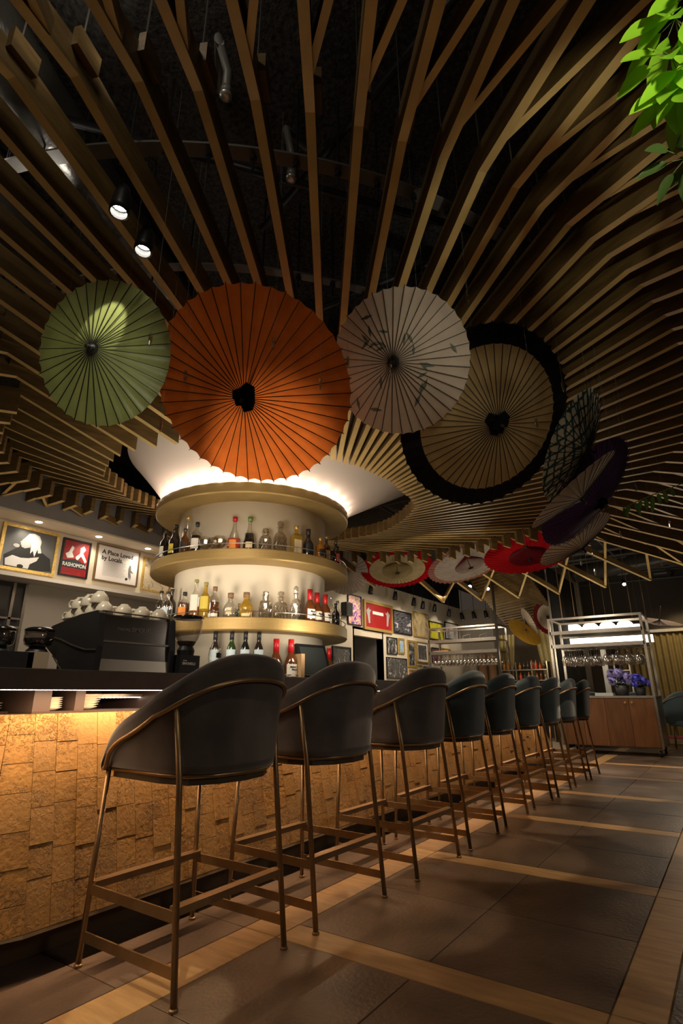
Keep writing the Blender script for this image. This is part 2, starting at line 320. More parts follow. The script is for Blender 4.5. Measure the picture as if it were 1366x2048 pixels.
# dark glazed opening at the far left below the ledge with a branch ornament
wn = struct(MB().box((WX+.002, 1.2, 1.0), (WX+.03, 2.96, 2.13)).build('window_1', mat('dark_glazing', (.035, .035, .037), .08)), 'dark glazed panel at the far left under the ledge', 'window')
for y in (2.52, 2.80, 2.93): MB().box((WX+.03, y, 1.0), (WX+.06, y+.03, 2.13)).build('mullion', STEEL, wn)
MB().box((WX+.03, 1.2, 1.64), (WX+.06, 2.93, 1.66)).box((WX+.03, 1.2, 1.73), (WX+.06, 2.93, 1.75)).build('rail', STEEL, wn)

# ------------------------------------------------------------------ framed pictures on the left wall
def frame(y0, y1, z0, z1, fm, am, label, x=WX+.004, fw=.03, fd=.03, grp=None, art='print', mount=None):
    t = thing('picture_frame', label, 'picture', (x, (y0+y1)/2, z0), group=grp)
    h = z1-z0; wd = (y1-y0)/2; b = MB()
    b.box((0, -wd, 0), (fd, wd, fw)).box((0, -wd, h-fw), (fd, wd, h)).box((0, -wd, fw), (fd, -wd+fw, h-fw)).box((0, wd-fw, fw), (fd, wd, h-fw)); b.build('frame', fm, t)
    if mount: MB().box((0.001, -wd+fw, fw), (fd*.45, wd-fw, h-fw)).build('mount', PAPER, t); q = mount
    else: q = 0
    MB().box((0, -wd+fw+q, fw+q), (fd*.5, wd-fw-q, h-fw-q)).build(art, am, t)
    return t, wd, h
GREYP = mat_art('soft_grey_print', [(.05, .05, .05), (.10, .10, .10), (.17, .165, .16)], 1.6, 2, .3)
t, wd, h = frame(2.59, 3.23, 2.26, 2.78, GILT, GREYP, 'ornate gilt frame with a black and white portrait of a guitarist', fw=.035)
def blob(name, pts, m, par, x): 
    n = len(pts); v = [(x, a, b) for a, b in pts]+[(x+.0015, a, b) for a, b in pts]
    return mesh_obj(name, v, [tuple(range(n, 2*n)), tuple(reversed(range(n)))]+[(i, (i+1) % n, n+(i+1) % n, n+i) for i in range(n)], m, par)
def ell(cy, cz, a, b, n=20, rot=0, w=0.): return [(cy+a*math.cos(q)*math.cos(rot)-b*(1+w*math.cos(3*q))*math.sin(q)*math.sin(rot), cz+a*math.cos(q)*math.sin(rot)+b*(1+w*math.cos(3*q))*math.sin(q)*math.cos(rot)) for q in [2*PI*i/n for i in range(n)]]
blob('printed_coat', [(-.24, .04), (-.26, .16), (-.16, .24), (-.10, .30), (.02, .28), (.14, .26), (.25, .20), (.28, .06), (.12, .04)], INK, t, .0155)
blob('printed_face', [(-.06, .40), (-.085, .37), (-.10, .345), (-.115, .335), (-.10, .325), (-.105, .31), (-.095, .30), (-.09, .28), (-.05, .27), (0, .29), (.02, .33), (-.01, .38)], mat('print_grey', (.38, .37, .36), .6), t, .0165)
blob('printed_hand', ell(-.145, .285, .035, .022), MATS['print_grey'], t, .0165)
blob('printed_hair', [(-.06, .40), (-.03, .445), (.03, .46), (.09, .44), (.12, .38), (.115, .32), (.14, .25), (.10, .24), (.09, .29), (.065, .19), (.04, .26), (.015, .22), (.01, .32), (-.015, .37)], mat('print_white', (.66, .65, .64), .6), t, .0175)
blob('printed_guitar', [(-.23, .05), (-.24, .12), (-.17, .17), (-.08, .155), (.0, .165), (.12, .20), (.10, .15), (.03, .10), (.02, .045)], MATS['print_white'], t, .0185)
blob('printed_sound_hole', ell(-.07, .06, .035, .022), INK, t, .0195)
REDP = mat('poster_red', (.28, .012, .012), .5, var=.25, scale=10)
t, wd, h = frame(3.28, 3.64, 2.30, 2.76, BLACK, REDP, 'black framed red film poster lettered RASHOMON', fw=.02)
blob('printed_figure', [(-.10, .22), (-.13, .27), (-.09, .30), (-.06, .38), (-.03, .36), (-.05, .30), (-.02, .24)], MATS['print_white'], t, .0155)
blob('printed_figure', [(.02, .20), (.0, .25), (.05, .30), (.05, .37), (.09, .40), (.12, .36), (.09, .31), (.15, .22), (.13, .19), (.07, .27)], MATS['print_white'], t, .0155)
blob('printed_shadow', [(-.155, .11), (-.155, .19), (0, .225), (.155, .17), (.155, .11)], INK, t, .0157)
text_mesh('RASHOMON', .066, wallM(.0175, -.15, .125), MATS['print_white'], 'title_lettering', t, .0015, sx=.80)
MB().box((.0155, -.15, .055), (.017, .06, .075)).box((.0155, -.15, .082), (.017, .09, .1)).box((.0155, .09, .04), (.017, .14, .1)).build('small_print', mat('dull_red_ink', (.25, .01, .01), .5), t)
t, wd, h = frame(3.72, 4.35, 2.31, 2.79, mat('dark_gilt', (.22, .14, .06), .4, .5), PAPER, 'thin framed white notice reading A Place Loved by Locals', fw=.018)
text_mesh('A Place Loved\nby Locals.', .078, wallM(.016, -.235, .36), INK, 'headline', t, .0018, sx=1.0)
b = MB()
for i in range(15): b.box((.015, -.2, .275-.0135*i), (.0158, .13-(.04 if i % 5 == 4 else .01*(i % 3)), .2775-.0135*i))
b.build('small_print', mat('grey_ink', (.25, .24, .24), .6), t)
blob('printed_footballer', [(.18, .08), (.17, .15), (.165, .22), (.175, .27), (.20, .27), (.205, .21), (.25, .17), (.20, .18), (.215, .12), (.205, .07), (.19, .13)], mat('print_mid', (.18, .17, .17), .6), t, .0155)
blob('printed_ball', ell(.15, .085, .018, .018), INK, t, .0155)
MAPP = mat_art('old_map_print', [(.50, .40, .26), (.62, .52, .36), (.30, .24, .16)], 12, 8, 2)
frame(4.42, 4.9, 2.29, 2.75, GILT, MAPP, 'gilt framed sepia map half hidden by the bottle column', fw=.02)
for (y, l) in ((2.87, 'leftmost'), (3.61, 'second'), (4.33, 'third')):
    o = MB().lathe([(0, 0), (.034, 0), (.036, .004)], 16).build('downlight', mat('lamp_glow', (1, 1, 1), emit=(1, .93, .8), es=14), None, loc=(-6.14, y, 2.806))
    tag(o, 'small round recessed downlight above the pictures, %s from the left' % l, 'downlight')

MULTI = mat_art('bright_collage', [(.02, .02, .03), (.05, .10, .55), (.75, .05, .25), (.85, .75, .7), (.9, .55, .03), (.45, .12, .5)], 7, 3, 2)
fw_ = dict(x=WX+.004)
frame(9.40, 9.92, 2.32, 2.95, BLACK, MULTI, 'tall black framed poster of bright splashed colours', fw=.02)
t, wd, h = frame(10.0, 11.25, 2.27, 2.91, mat('gold_flat_frame', (.48, .32, .10), .4, .4), mat('picture_red', (.30, .012, .012), .45, var=.15, scale=3), 'wide red picture with white block lettering in a gold frame', fw=.06, fd=.05)
MB().box((.026, -.25, .36), (.027, .22, .43)).build('print_band', MATS['print_white'], t)
for s in (-1, 1): blob('printed_figure', [(s*.42, .15), (s*.46, .3), (s*.52, .42), (s*.45, .46), (s*.42, .5), (s*.38, .44), (s*.30, .45), (s*.37, .38), (s*.36, .15)], MATS['print_grey'], t, .026)
frame(11.31, 12.24, 2.30, 2.85, BLACK, mat_art('grey_motion_print', [(.02, .02, .02), (.15, .14, .16), (.02, .02, .03), (.6, .57, .6)], 2.2, 2, 2, (1, 1, 2.5)), 'black framed monochrome print of a machine, right of the red picture', fw=.03)
frame(12.33, 13.18, 2.30, 2.93, GILT, mat_art('parchment_map', [(.55, .42, .22), (.45, .34, .18), (.16, .14, .08)], 3.5, 8, 1), 'gilt framed parchment map in the upper picture row', fw=.03)
frame(13.22, 14.12, 2.30, 2.78, BLACK, mat_art('yellow_print', [(.55, .50, .02), (.68, .62, .03), (.12, .12, .02)], 3, 4, 1), 'black framed yellow print high on the wall behind the rack', fw=.03)
frame(14.22, 15.16, 2.38, 2.86, BLACK, mat_art('grey_orange_print', [(.06, .06, .06), (.4, .38, .36), (.5, .25, .08)], 2, 3, 1), 'last dark print at the corner of the upper picture row', fw=.03)
BWP = mat_art('mono_photo', [(.02, .02, .02), (.05, .05, .05), (.5, .48, .46)], 6, 4, 1)
BWP2 = mat_art('mono_photo_fine', [(.02, .02, .02), (.12, .115, .11), (.04, .04, .04), (.55, .5, .46)], 9, 5, 2)
frame(10.99, 11.46, 1.81, 2.19, BLACK, BWP, 'small black photo under the red picture', fw=.015)
frame(11.53, 11.81, 1.84, 2.20, GILT, mat_art('blue_card_print', [(.6, .55, .5), (.2, .4, .6), (.7, .6, .5)], 5, 3, 1), 'small gold framed print with a blue patch', fw=.04)
frame(11.97, 12.39, 1.55, 2.19, GILT, BWP, 'tall gold framed black and white photo', fw=.05)
frame(12.46, 13.08, 1.68, 2.19, GILT, BWP2, 'gilt framed dark room scene with a white window, second row', fw=.03, mount=.05)
frame(13.3, 13.8, 1.72, 2.1, BLACK, mat_art('pink_print', [(.5, .03, .1), (.05, .04, .05), (.6, .5, .5)], 5, 3, 1), 'small pink and black print seen through the rack', fw=.02)
frame(13.9, 14.5, 1.72, 2.12, GILT, mat_art('beige_print', [(.5, .45, .38), (.3, .26, .2)], 5, 3, 1), 'pale print in a gold frame seen through the rack', fw=.03)
frame(10.95, 11.9, 1.28, 1.74, BLACK, BWP2, 'black and white crowd photo low on the wall behind the stools', fw=.01)
frame(12.0, 12.35, 1.12, 1.5, GILT, mat_art('white_red_print', [(.7, .65, .6), (.4, .05, .05), (.6, .55, .5)], 6, 3, 1), 'small white and red print in the lowest picture row', fw=.03)
frame(12.42, 12.72, 1.25, 1.62, GILT, MAPP, 'little sepia print beside the low dark photo', fw=.03)
frame(12.8, 13.4, 1.2, 1.6, BLACK, BWP, 'low dark photo near the rack post', fw=.03)
frame(8.85, 9.5, 1.45, 1.85, BLACK, BWP2, 'black and white photo just right of the bottle column', fw=.03)
sp = thing('wall_speaker', 'black box speaker on the wall left of the colour poster', 'speaker', (WX, 9.3, 2.47))
MB().box((0, -.11, 0), (.14, .11, .27)).build('cabinet', BLACK, sp); MB().box((.14, -.095, .015), (.146, .095, .255)).build('grille', mat('speaker_grille', (.03, .03, .03), .8, bump=.5, bscale=200), sp)

# ------------------------------------------------------------------ bar
BT = mat('rough_gold_stucco', (.36, .195, .055), .68, var=.22, scale=7, bump=.45, bscale=55)
BT2 = mat('smooth_gold_stucco', (.37, .205, .062), .6, var=.12, scale=5, bump=.3, bscale=60)
# make the rough tiles really rough: voronoi-like crumbs
def rough(m, scale, dist):
    nt = m.node_tree; N = nt.nodes.new; L = nt.links.new; b = nt.nodes['Principled BSDF']; old = b.inputs['Normal'].links[0].from_node
    tc = N('ShaderNodeTexCoord'); n = N('ShaderNodeTexNoise'); n.inputs['Scale'].default_value = scale; n.inputs['Detail'].default_value = 8; n.inputs['Roughness'].default_value = .62; n.inputs['Distortion'].default_value = .8
    L(tc.outputs['Object'], n.inputs['Vector']); n3 = N('ShaderNodeTexNoise'); n3.inputs['Scale'].default_value = 5.5; L(tc.outputs['Object'], n3.inputs['Vector'])
    r = N('ShaderNodeMapRange'); r.inputs[1].default_value = .42; r.inputs[2].default_value = .6; L(n3.outputs[0], r.inputs[0])
    r0 = N('ShaderNodeMapRange'); r0.inputs[1].default_value = .5; r0.inputs[2].default_value = .64; L(n.outputs[0], r0.inputs[0])
    mu = N('ShaderNodeMath'); mu.operation = 'MULTIPLY'; L(r0.outputs[0], mu.inputs[0]); L(r.outputs[0], mu.inputs[1])
    bp = N('ShaderNodeBump'); bp.inputs['Strength'].default_value = 1; bp.inputs['Distance'].default_value = dist; L(mu.outputs[0], bp.inputs['Height']); L(old.outputs[0], bp.inputs['Normal']); L(bp.outputs[0], b.inputs['Normal'])
rough(BT, 62, .006); rough(BT2, 50, .0015)
bar = thing('bar_counter', 'long bar faced with rough golden stucco tiles under a dark top', 'bar counter', (-2.4, 4.6, 0))
BO = Vector((-2.4, 4.6, 0))
def bl(p): return (p[0]-BO.x, p[1]-BO.y, p[2])
# face: vertical-plane batter; rounded corner at the near end
CR = .20; YC = 1.25; XT, ZT, XB, ZB = -2.41, .877, -2.245, .142
def face_pt(s, k, proud=0.):
    """s metres along the front (negative = round the corner), k 0 top .. 1 bottom"""
    X = XT+(XB-XT)*k; Z = ZT+(ZB-ZT)*k
    if s >= 0: return Vector((X+proud, YC+s, Z+proud*.2))
    cx = XT-CR; r = max(.02, X-cx+proud); a = s/CR
    if a < -1.25:
        e = -(a+1.25)*CR; return Vector((cx+r*math.cos(-1.25)-e*math.sin(1.25), YC+r*math.sin(-1.25)-e*math.cos(1.25), Z))
    return Vector((cx+r*math.cos(a), YC+r*math.sin(a), Z))
rng = random.Random(3)
TW = .093; cols_n = 86; smb = [MB(), MB()]; cnt = 0
s = -1.02; ci = 0
while s < 7.15:
    wdt = TW*(1 if rng.random() < .8 else 1.0); k = -rng.random()*.12; first = True
    joints = [0]; kk = .10+.1*rng.random()
    while kk < .93: joints.append(kk); kk += .135+.05*rng.random()*(1 if rng.random() < .7 else 1.8)
    joints.append(1)
    for a, b_ in zip(joints[:-1], joints[1:]):
        pr = rng.choice((.0, .0, .001, .0015, .0035)); g = .0007; gk = .0014
        V = []
        for (ss, kk2, pp) in ((s+g, a+gk, -.012), (s+wdt-g, a+gk, -.012), (s+wdt-g, b_-gk, -.012), (s+g, b_-gk, -.012), (s+g, a+gk, pr), (s+wdt-g, a+gk, pr), (s+wdt-g, b_-gk, pr), (s+g, b_-gk, pr)):
            V.append(bl(face_pt(ss, kk2, pp)))
        F = [(0, 1, 2, 3), (7, 6, 5, 4), (4, 5, 1, 0), (5, 6, 2, 1), (6, 7, 3, 2), (7, 4, 0, 3)]
        mt = 0 if rng.random() < .62 else 1
        if cnt < 296 and s > -.8: mesh_obj('stucco_tile', V, F, (BT, BT2)[mt], bar); cnt += 1
        else:
            m_ = smb[mt]; n = len(m_.v); m_.v += V; m_.f += [tuple(n+i for i in f) for f in F]; m_.m += [0]*6
    s += wdt; ci += 1
o = smb[0].build('far_stucco_tiles', BT, bar); o['kind'] = 'stuff'
o = smb[1].build('far_smooth_tiles', BT2, bar); o['kind'] = 'stuff'
# core behind the tiles, plinth, bottom trim
def strip(offs, name, m, s0=-1.1, s1=7.2, n=60):
    """offs: profile list of (k or None, dx, z)"""
    b = MB(); ss = [s0+(s1-s0)*i/n for i in range(n+1)]+[0]; ss = sorted(set(ss)); np_ = len(offs)
    for q in ss:
        for (k, pr, z) in offs:
            p = face_pt(q, k, pr); p.z = z; b.v.append(bl(p))
    for i in range(len(ss)-1):
        for j in range(np_): a = i*np_+j; c = i*np_+(j+1) % np_; b.f.append((a, c, c+np_, a+np_)); b.m.append(0)
    b.f += [tuple(reversed(range(np_))), tuple((len(ss)-1)*np_+j for j in range(np_))]; b.m += [0, 0]
    return b.build(name, m, bar)
strip([(0, -.010, ZT), (1, -.010, ZB), (1, -.3, ZB), (0, -.2, ZT)], 'core', mat('dark_core', (.03, .02, .012), .8))
strip([(1, -.0, ZB-.001), (1, .004, ZB-.012), (1, -.02, ZB-.014), (1, -.02, ZB-.001)], 'bottom_trim', BRASS)
strip([(1, -.17, ZB-.012), (1, -.17, 0.001), (1, -.22, 0.001), (1, -.22, ZB-.012)], 'plinth', mat('dark_bronze_plinth', (.10, .06, .03), .35, .2))
DTOP = mat('dark_slate_top', (.11, .085, .072), .4, var=.15, scale=10)
FRT = -2.285
MB().box(bl((FRT-.72, -.6, .972)), bl((FRT, 8.35, 1.05))).build('worktop', DTOP, bar)
MB().box(bl((FRT-.005, -.6, 1.0495)), bl((FRT+.0015, 8.35, 1.053))).build('worktop_edge', STEEL, bar)
MB().box(bl((-3.0, 8.2, .02)), bl((-2.42, 8.3, .972))).build('end_panel', mat('dark_core', (.03, .02, .012)), bar)
MB().box(bl((-3.0, -.6, .865)), bl((-2.62, 1.24, .885))).box(bl((-3.0, 1.24, .865)), bl((XT-.01, 8.2, .885))).build('shelf_board', mat('dark_shelf', (.05, .03, .02), .5), bar)
bb = MB()
for (a, b2) in ((-.6, 1.195), (1.60, 2.05), (2.4, 8.2)): bb.box(bl((-2.99, a, .885)), bl((-2.97, b2, .972)))
bb.build('back_board', mat('niche_back', (.03, .018, .018), .6), bar)
for y, wd in ((1.0, .03), (1.25, .075), (1.435, .045), (1.90, .03), (2.7, .03), (3.3, .05), (3.9, .05), (4.6, .05), (5.3, .05), (6, .05), (6.7, .05), (7.4, .05)):
    MB().box(bl((-2.97, y, .885)), bl((-2.44, y+wd, .972))).build('partition', mat('niche_partition', (.075, .05, .042), .5), bar)
LEDM = mat('led_dots', (1, 1, 1), emit=(1, .80, .70), es=9)
b = MB()
for i in range(420): y = -.55+i*.0207; b.box(bl((FRT-.050, y, .9695)), bl((FRT-.038, y+.013, .9735)))
o = b.build('led_strip', LEDM, bar); o['kind'] = 'stuff'
MB().box(bl((FRT-.056, -.56, .972)), bl((FRT-.030, 8.3, .975))).build('led_channel', STEEL, bar)
b = MB()
for i in range(16): b.lathe([(0, 0), (.007, 0), (.008, .006), (0, .006)], 8, bl((-2.62, 1.60+i*.021, .936)))
lr = MB().box(bl((-2.64, 1.56, .940)), bl((-2.60, 1.96, .955))).build('cabinet_lamp', STEEL, bar); o = b.build('lamp_bulbs', LEDM, lr)
o.matrix_parent_inverse = lr.matrix_world.inverted()
# plates in the open niche
def plate(loc, r, label, grp):
    o = MB().lathe([(0, 0), (r*.55, 0), (r*.62, .003), (r, .012), (r, .014), (r*.6, .006), (0, .004)], 20).build('plate', PORC, None, True, loc); return tag(o, label, 'plate', grp)
for i in range(6): plate((-2.56, 1.54, .886+.0105*i), .088-.004*(5-i), 'cream dinner plate right of the wide niche partition, %s from the bottom of its stack' % ORD[i], 'plates stacked right of the wide niche partition')
for i in range(6): plate((-2.53, 1.365, .886+.0085*i), .055 if i < 5 else .055, 'small cream saucer between the niche partitions, %s from the bottom' % ORD[i], 'saucers stacked between the two niche partitions')
for i in range(3): plate((-2.68, 1.13, .886+.0105*i), .10, 'wide cream plate at the left end of the niche, %s from the bottom' % ORD[i], 'plates at the left end of the niche')

# ------------------------------------------------------------------ bar stools
def tube_path_round(pts, r=.03, n=5):
    out = [Vector(pts[0])]
    for a, b_, c in zip(pts[:-2], pts[1:-1], pts[2:]):
        a, b_, c = Vector(a), Vector(b_), Vector(c); p = b_+(a-b_).normalized()*min(r, (a-b_).length*.45); q = b_+(c-b_).normalized()*min(r, (c-b_).length*.45)
        for i in range(n+1): t = i/n; out.append((1-t)**2*p+2*t*(1-t)*b_+t*t*q)
    out.append(Vector(pts[-1])); return out
def shell_plan(s):
    """s in -1..1 : left front .. back .. right front ; local u toward bar, v lateral"""
    a = abs(s); sg = 1 if s > 0 else -1
    if a > .46:
        t = (a-.46)/.54; u = -.06+t*.37; v = .262-.012*t
    else:
        q = a/.46*PI/2; e = .72; u = -.06-.235*abs(math.cos(q))**e; v = .262*abs(math.sin(q))**e
    return u, sg*v
def shell_top(s):
    a = abs(s)
    tb = [(0, 1.11), (.10, 1.10), (.20, 1.076), (.30, 1.040), (.40, .998), (.50, .955), (.60, .920), (.70, .890), (.80, .862), (.88, .828), (.94, .782), (1, .70)]
    k = len(tb)
    for i in range(k-1):
        a0, z0 = tb[i]; a1, z1 = tb[i+1]
        if a <= a1:
            def sl(j): p, q = tb[max(0, j-1)], tb[min(k-1, j+1)]; return 0 if j == 0 else (q[1]-p[1])/(q[0]-p[0])
            h = a1-a0; t = (a-a0)/h; return (2*t**3-3*t*t+1)*z0+(t**3-2*t*t+t)*h*sl(i)+(3*t*t-2*t**3)*z1+(t**3-t*t)*h*sl(i+1)
    return .7
def make_stool(vm, label):
    t = thing('bar_stool', label, 'bar stool', (0, 0, 0), 0, 'velvet bar stools along the bar')
    # shell
    n = 84; b = MB(); prof_n = None
    for i in range(n+1):
        s = -1+2*i/n; u, v = shell_plan(s); u1, v1 = shell_plan(min(1, s+.01)); u0, v0 = shell_plan(max(-1, s-.01))
        tx, ty = u1-u0, v1-v0; l = math.hypot(tx, ty); nx, ny = ty/l, -tx/l
        if nx*(u+.0)+ny*v < 0: nx, ny = -nx, -ny
        zt = shell_top(s); zb = .672-.02*max(0, (abs(s)-.9)/.1); H = zt-zb; th = .055*(1 if abs(s) < .97 else .8); fl_ = .035*min(1, H/.4)
        sec = [(-.004, 0), (.0, .03), (fl_*.5, H*.5), (fl_, H-.045), (fl_-.004, H-.018), (fl_-.018, H-.004), (fl_-.034, H), (fl_-.05, H-.008), (fl_-.062, H-.028), (fl_-.062, H-.06), (-.05, H*.5), (-.05, 0)]
        for o_, z in sec: b.v.append((u+nx*o_, v+ny*o_, zb+max(0, z)))
        prof_n = len(sec)
    for i in range(n):
        for j in range(prof_n): a = i*prof_n+j; c = i*prof_n+(j+1) % prof_n; b.f.append((a, a+prof_n, c+prof_n, c)); b.m.append(0)
    b.f += [tuple(range(prof_n)), tuple(n*prof_n+j for j in reversed(range(prof_n)))]; b.m += [0, 0]
    b.build('backrest_shell', vm, t, True)
    # seat cushion
    m = 40; b = MB(); ring = []
    out = [shell_plan(-1+2*i/m) for i in range(m+1)]
    for z, k in ((.655, .80), (.66, .86), (.74, .86), (.765, .80)):
        for (u, v) in out: b.v.append((u*k+.02, v*k, z))
    M_ = m+1
    for q in range(3):
        for i in range(M_): a = q*M_+i; c = q*M_+(i+1) % M_; b.f.append((a, c, c+M_, a+M_)); b.m.append(0)
    b.f += [tuple(reversed(range(M_))), tuple(3*M_+i for i in range(M_))]; b.m += [0, 0]; b.build('seat_cushion', vm, t)
    # seat frame: tube and flat board
    fr = [(.27, -.225), (-.06, -.245), (-.20, -.22), (-.262, -.13), (-.285, 0), (-.262, .13), (-.20, .22), (-.06, .245), (.27, .225)]
    MB().tube([(u, v, .664) for u, v in fr], .0095, 8, True).build('seat_frame', BRASS, t, True)
    b = MB()
    for q in (.632, .655):
        for u, v in fr: b.v.append((u*.97, v*.97, q))
    k = len(fr)
    for i in range(k): j = (i+1) % k; b.f.append((i, j, j+k, i+k)); b.m.append(0)
    b.f += [tuple(reversed(range(k))), tuple(range(k, 2*k))]; b.m += [0, 0]; b.build('seat_board', mat('dark_brown_board', (.05, .035, .018), .5), t)
    # rail around the shell
    pts = []
    for i in range(85):
        s = -1+2*i/84; u, v = shell_plan(s*.985); u1, v1 = shell_plan(min(1, s*.985+.01)); u0, v0 = shell_plan(max(-1, s*.985-.01)); tx, ty = u1-u0, v1-v0; l = math.hypot(tx, ty); nx, ny = ty/l, -tx/l
        if nx*u+ny*v < 0: nx, ny = -nx, -ny
        zt = shell_top(s); z = max(.668, zt-.085-.02*(1-abs(s))); o_ = .012+.028*min(1, (z-.67)/.35)
        pts.append((u+nx*o_-(.035 if abs(s) > .9 else 0)*((abs(s)-.9)/.1), v+ny*o_, z))
    MB().tube(pts, .0095, 8).build('rail', BRASS, t, True)
    # legs: front pair to the seat frame, rear pair up to the rail
    for sg in (-1, 1):
        o = MB().tube([(.268, sg*.268, .012), (.258, sg*.245, .665)], .0108, 8).build('leg', BRASS, t, True)
        MB().lathe([(0, 0), (.015, 0), (.016, .008), (.008, .012), (.007, .02)], 10, (.268, sg*.268, .0)).build('foot_pad', BRASS, o)
        zr = .915; o = MB().tube([(-.268, sg*.268, .012), (-.20, sg*.262, .66), (-.168, sg*.277, zr)], .0115, 8).build('leg', BRASS, t, True)
        MB().lathe([(0, 0), (.015, 0), (.016, .008), (.008, .012), (.007, .02)], 10, (-.268, sg*.268, .0)).build('foot_pad', BRASS, o)
    def lerp_leg(u0, sg, z):
        if u0 > 0: return Vector((.268-.01*z/.665, sg*(.268-.023*z/.665), z))
        return Vector((-.268+.068*z/.66, sg*(.268-.006*z/.66), z))
    for u0 in (1, -1):
        a, c = lerp_leg(u0, -1, .262), lerp_leg(u0, 1, .262)
        MB().bar(a+Vector((-.012*u0, 0, 0)), c+Vector((-.012*u0, 0, 0)), .042, .024).build('footrest', mat('bronze_flat_bar', (.30, .19, .10), .36, .7, var=.15, scale=12), t)
    for sg in (-1, 1):
        for z, nm in ((.245, 'side_rail'), (.095, 'lower_side_rail')):
            MB().bar(lerp_leg(1, sg, z), lerp_leg(-1, sg, z), .007, .034).build(nm, BRASS, t)
    return t
places = ['nearest the camera at the front left', 'second from the camera', 'third from the camera', 'fourth from the camera', 'fifth from the camera, at mid row', 'fourth from the far end', 'third from the far end', 'second from the far end', 'at the far end beside the trolley']
stoolA = make_stool(VELVET, ''); stoolB = None
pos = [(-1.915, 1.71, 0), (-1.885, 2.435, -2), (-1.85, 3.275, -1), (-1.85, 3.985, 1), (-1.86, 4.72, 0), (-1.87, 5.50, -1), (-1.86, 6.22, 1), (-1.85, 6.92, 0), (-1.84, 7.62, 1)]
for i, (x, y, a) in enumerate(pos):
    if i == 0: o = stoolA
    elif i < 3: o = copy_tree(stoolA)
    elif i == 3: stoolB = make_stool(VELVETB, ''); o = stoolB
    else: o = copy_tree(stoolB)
    o.location = (x, y, 0); o.rotation_euler = (0, 0, PI+R_(a))
    o['label'] = '%s velvet bar stool with brass legs, %s' % ('dark grey' if i < 3 else 'blue-grey', places[i])

# ------------------------------------------------------------------ bottle column
colm = thing('bottle_column', 'round white column ringed with gold bottle shelves under a flared funnel', 'shelving column', (CX, CY, 0))
MB().lathe([(.70, 0), (.70, 1.43), (.715, 1.43), (.715, 2.66), (.70, 2.66)], 64).build('drum', mat('column_cream', (.68, .60, .48), .7), colm, True)
fb = MB()
for q in range(8):
    f = max(0, (q-1)/6); z = 2.60 if q == 0 else 2.68+.52*f; r = .80 if q == 0 else .86+.70*f**1.12; sh = .21*f
    for k in range(96): fb.v.append((sh+r*math.cos(2*PI*k/96), sh+r*math.sin(2*PI*k/96), z))
for q in range(7):
    for k in range(96): a = q*96+k; c = q*96+(k+1) % 96; fb.f.append((a, c, c+96, a+96)); fb.m.append(0)
fb.build('funnel', mat('funnel_white', (.74, .66, .58), .8), colm, True)
for nm, z0, z1, r in (('crown_ring', 2.57, 2.666, .945), ('shelf_ring', 1.997, 2.084, .94), ('shelf_ring', 1.426, 1.53, .93)):
    o = MB().lathe([(.70, z0), (r-.01, z0), (r, z0+.01), (r, z1-.006), (r-.006, z1), (.70, z1)], 160).build(nm, GOLDB, colm)
    if nm == 'crown_ring': MB().lathe([(.925, 0), (.945, 0), (.945, .0), (.925, .0)], 8, caps=False)
def gal(z, r, h, a0, a1, par):
    b = MB(); k = 60; b.tube([(r*math.cos(R_(a0+(a1-a0)*i/k)), r*math.sin(R_(a0+(a1-a0)*i/k)), z+h) for i in range(k+1)], .0035, 6)
    for i in range(13): a = R_(a0+(a1-a0)*i/12); b.tube([(r*math.cos(a), r*math.sin(a), z), (r*math.cos(a), r*math.sin(a), z+h)], .003, 5)
    b.build('gallery_rail', STEEL, par)
gal(2.084, .925, .045, -170, 80, colm); gal(1.53, .915, .045, -170, 80, colm)
MB().lathe([(.70, 1.0), (.93, 1.0), (.93, 1.055), (.70, 1.055)], 60).build('base_ledge', DTOP, colm); gal(1.055, .925, .04, -170, 80, colm)
MB().lathe([(.72, 0), (.88, 0), (.88, 1.0), (.72, 1.0)], 48).build('base_cabinet', mat('dark_core', (.03, .02, .012)), colm)

# bottles --------------------------------------------------------------
def glassy(name, rgb, tr=.0, rough=.08): return mat('liquid_'+name, rgb, rough, spec=.7, trans=tr, coat=.3)
LQ = dict(dark=glassy('dark', (.018, .012, .01)), brown=glassy('brown', (.10, .03, .008)), amber=glassy('amber', (.55, .20, .02), .5), gold=glassy('gold', (.60, .36, .04), .6), red=glassy('red', (.65, .10, .06), .3),
          black=glassy('black', (.01, .01, .01)), green=glassy('green', (.02, .04, .012)), clear=GLASS, blue=glassy('blue', (.05, .07, .09), .2), orange=glassy('orange', (.55, .18, .03), .3))
SHAPES = dict(
    round=[(0, 0), (.9, 0), (1, .02), (1, .52), (.9, .60), (.45, .70), (.34, .74), (.34, .92), (.38, .93), (.38, .955)],
    wine=[(0, 0), (.9, 0), (1, .02), (1, .55), (.85, .66), (.42, .78), (.38, .80), (.38, .95)],
    squat=[(0, 0), (.9, 0), (1, .03), (1, .55), (.92, .64), (.5, .72), (.34, .76), (.32, .88), (.36, .9)],
    cone=[(0, 0), (.95, 0), (1, .04), (.72, .40), (.36, .62), (.28, .72), (.28, .9), (.32, .91)],
    bell=[(0, 0), (.85, 0), (1, .06), (1, .38), (.92, .48), (.55, .62), (.38, .70), (.36, .82), (.42, .84)])
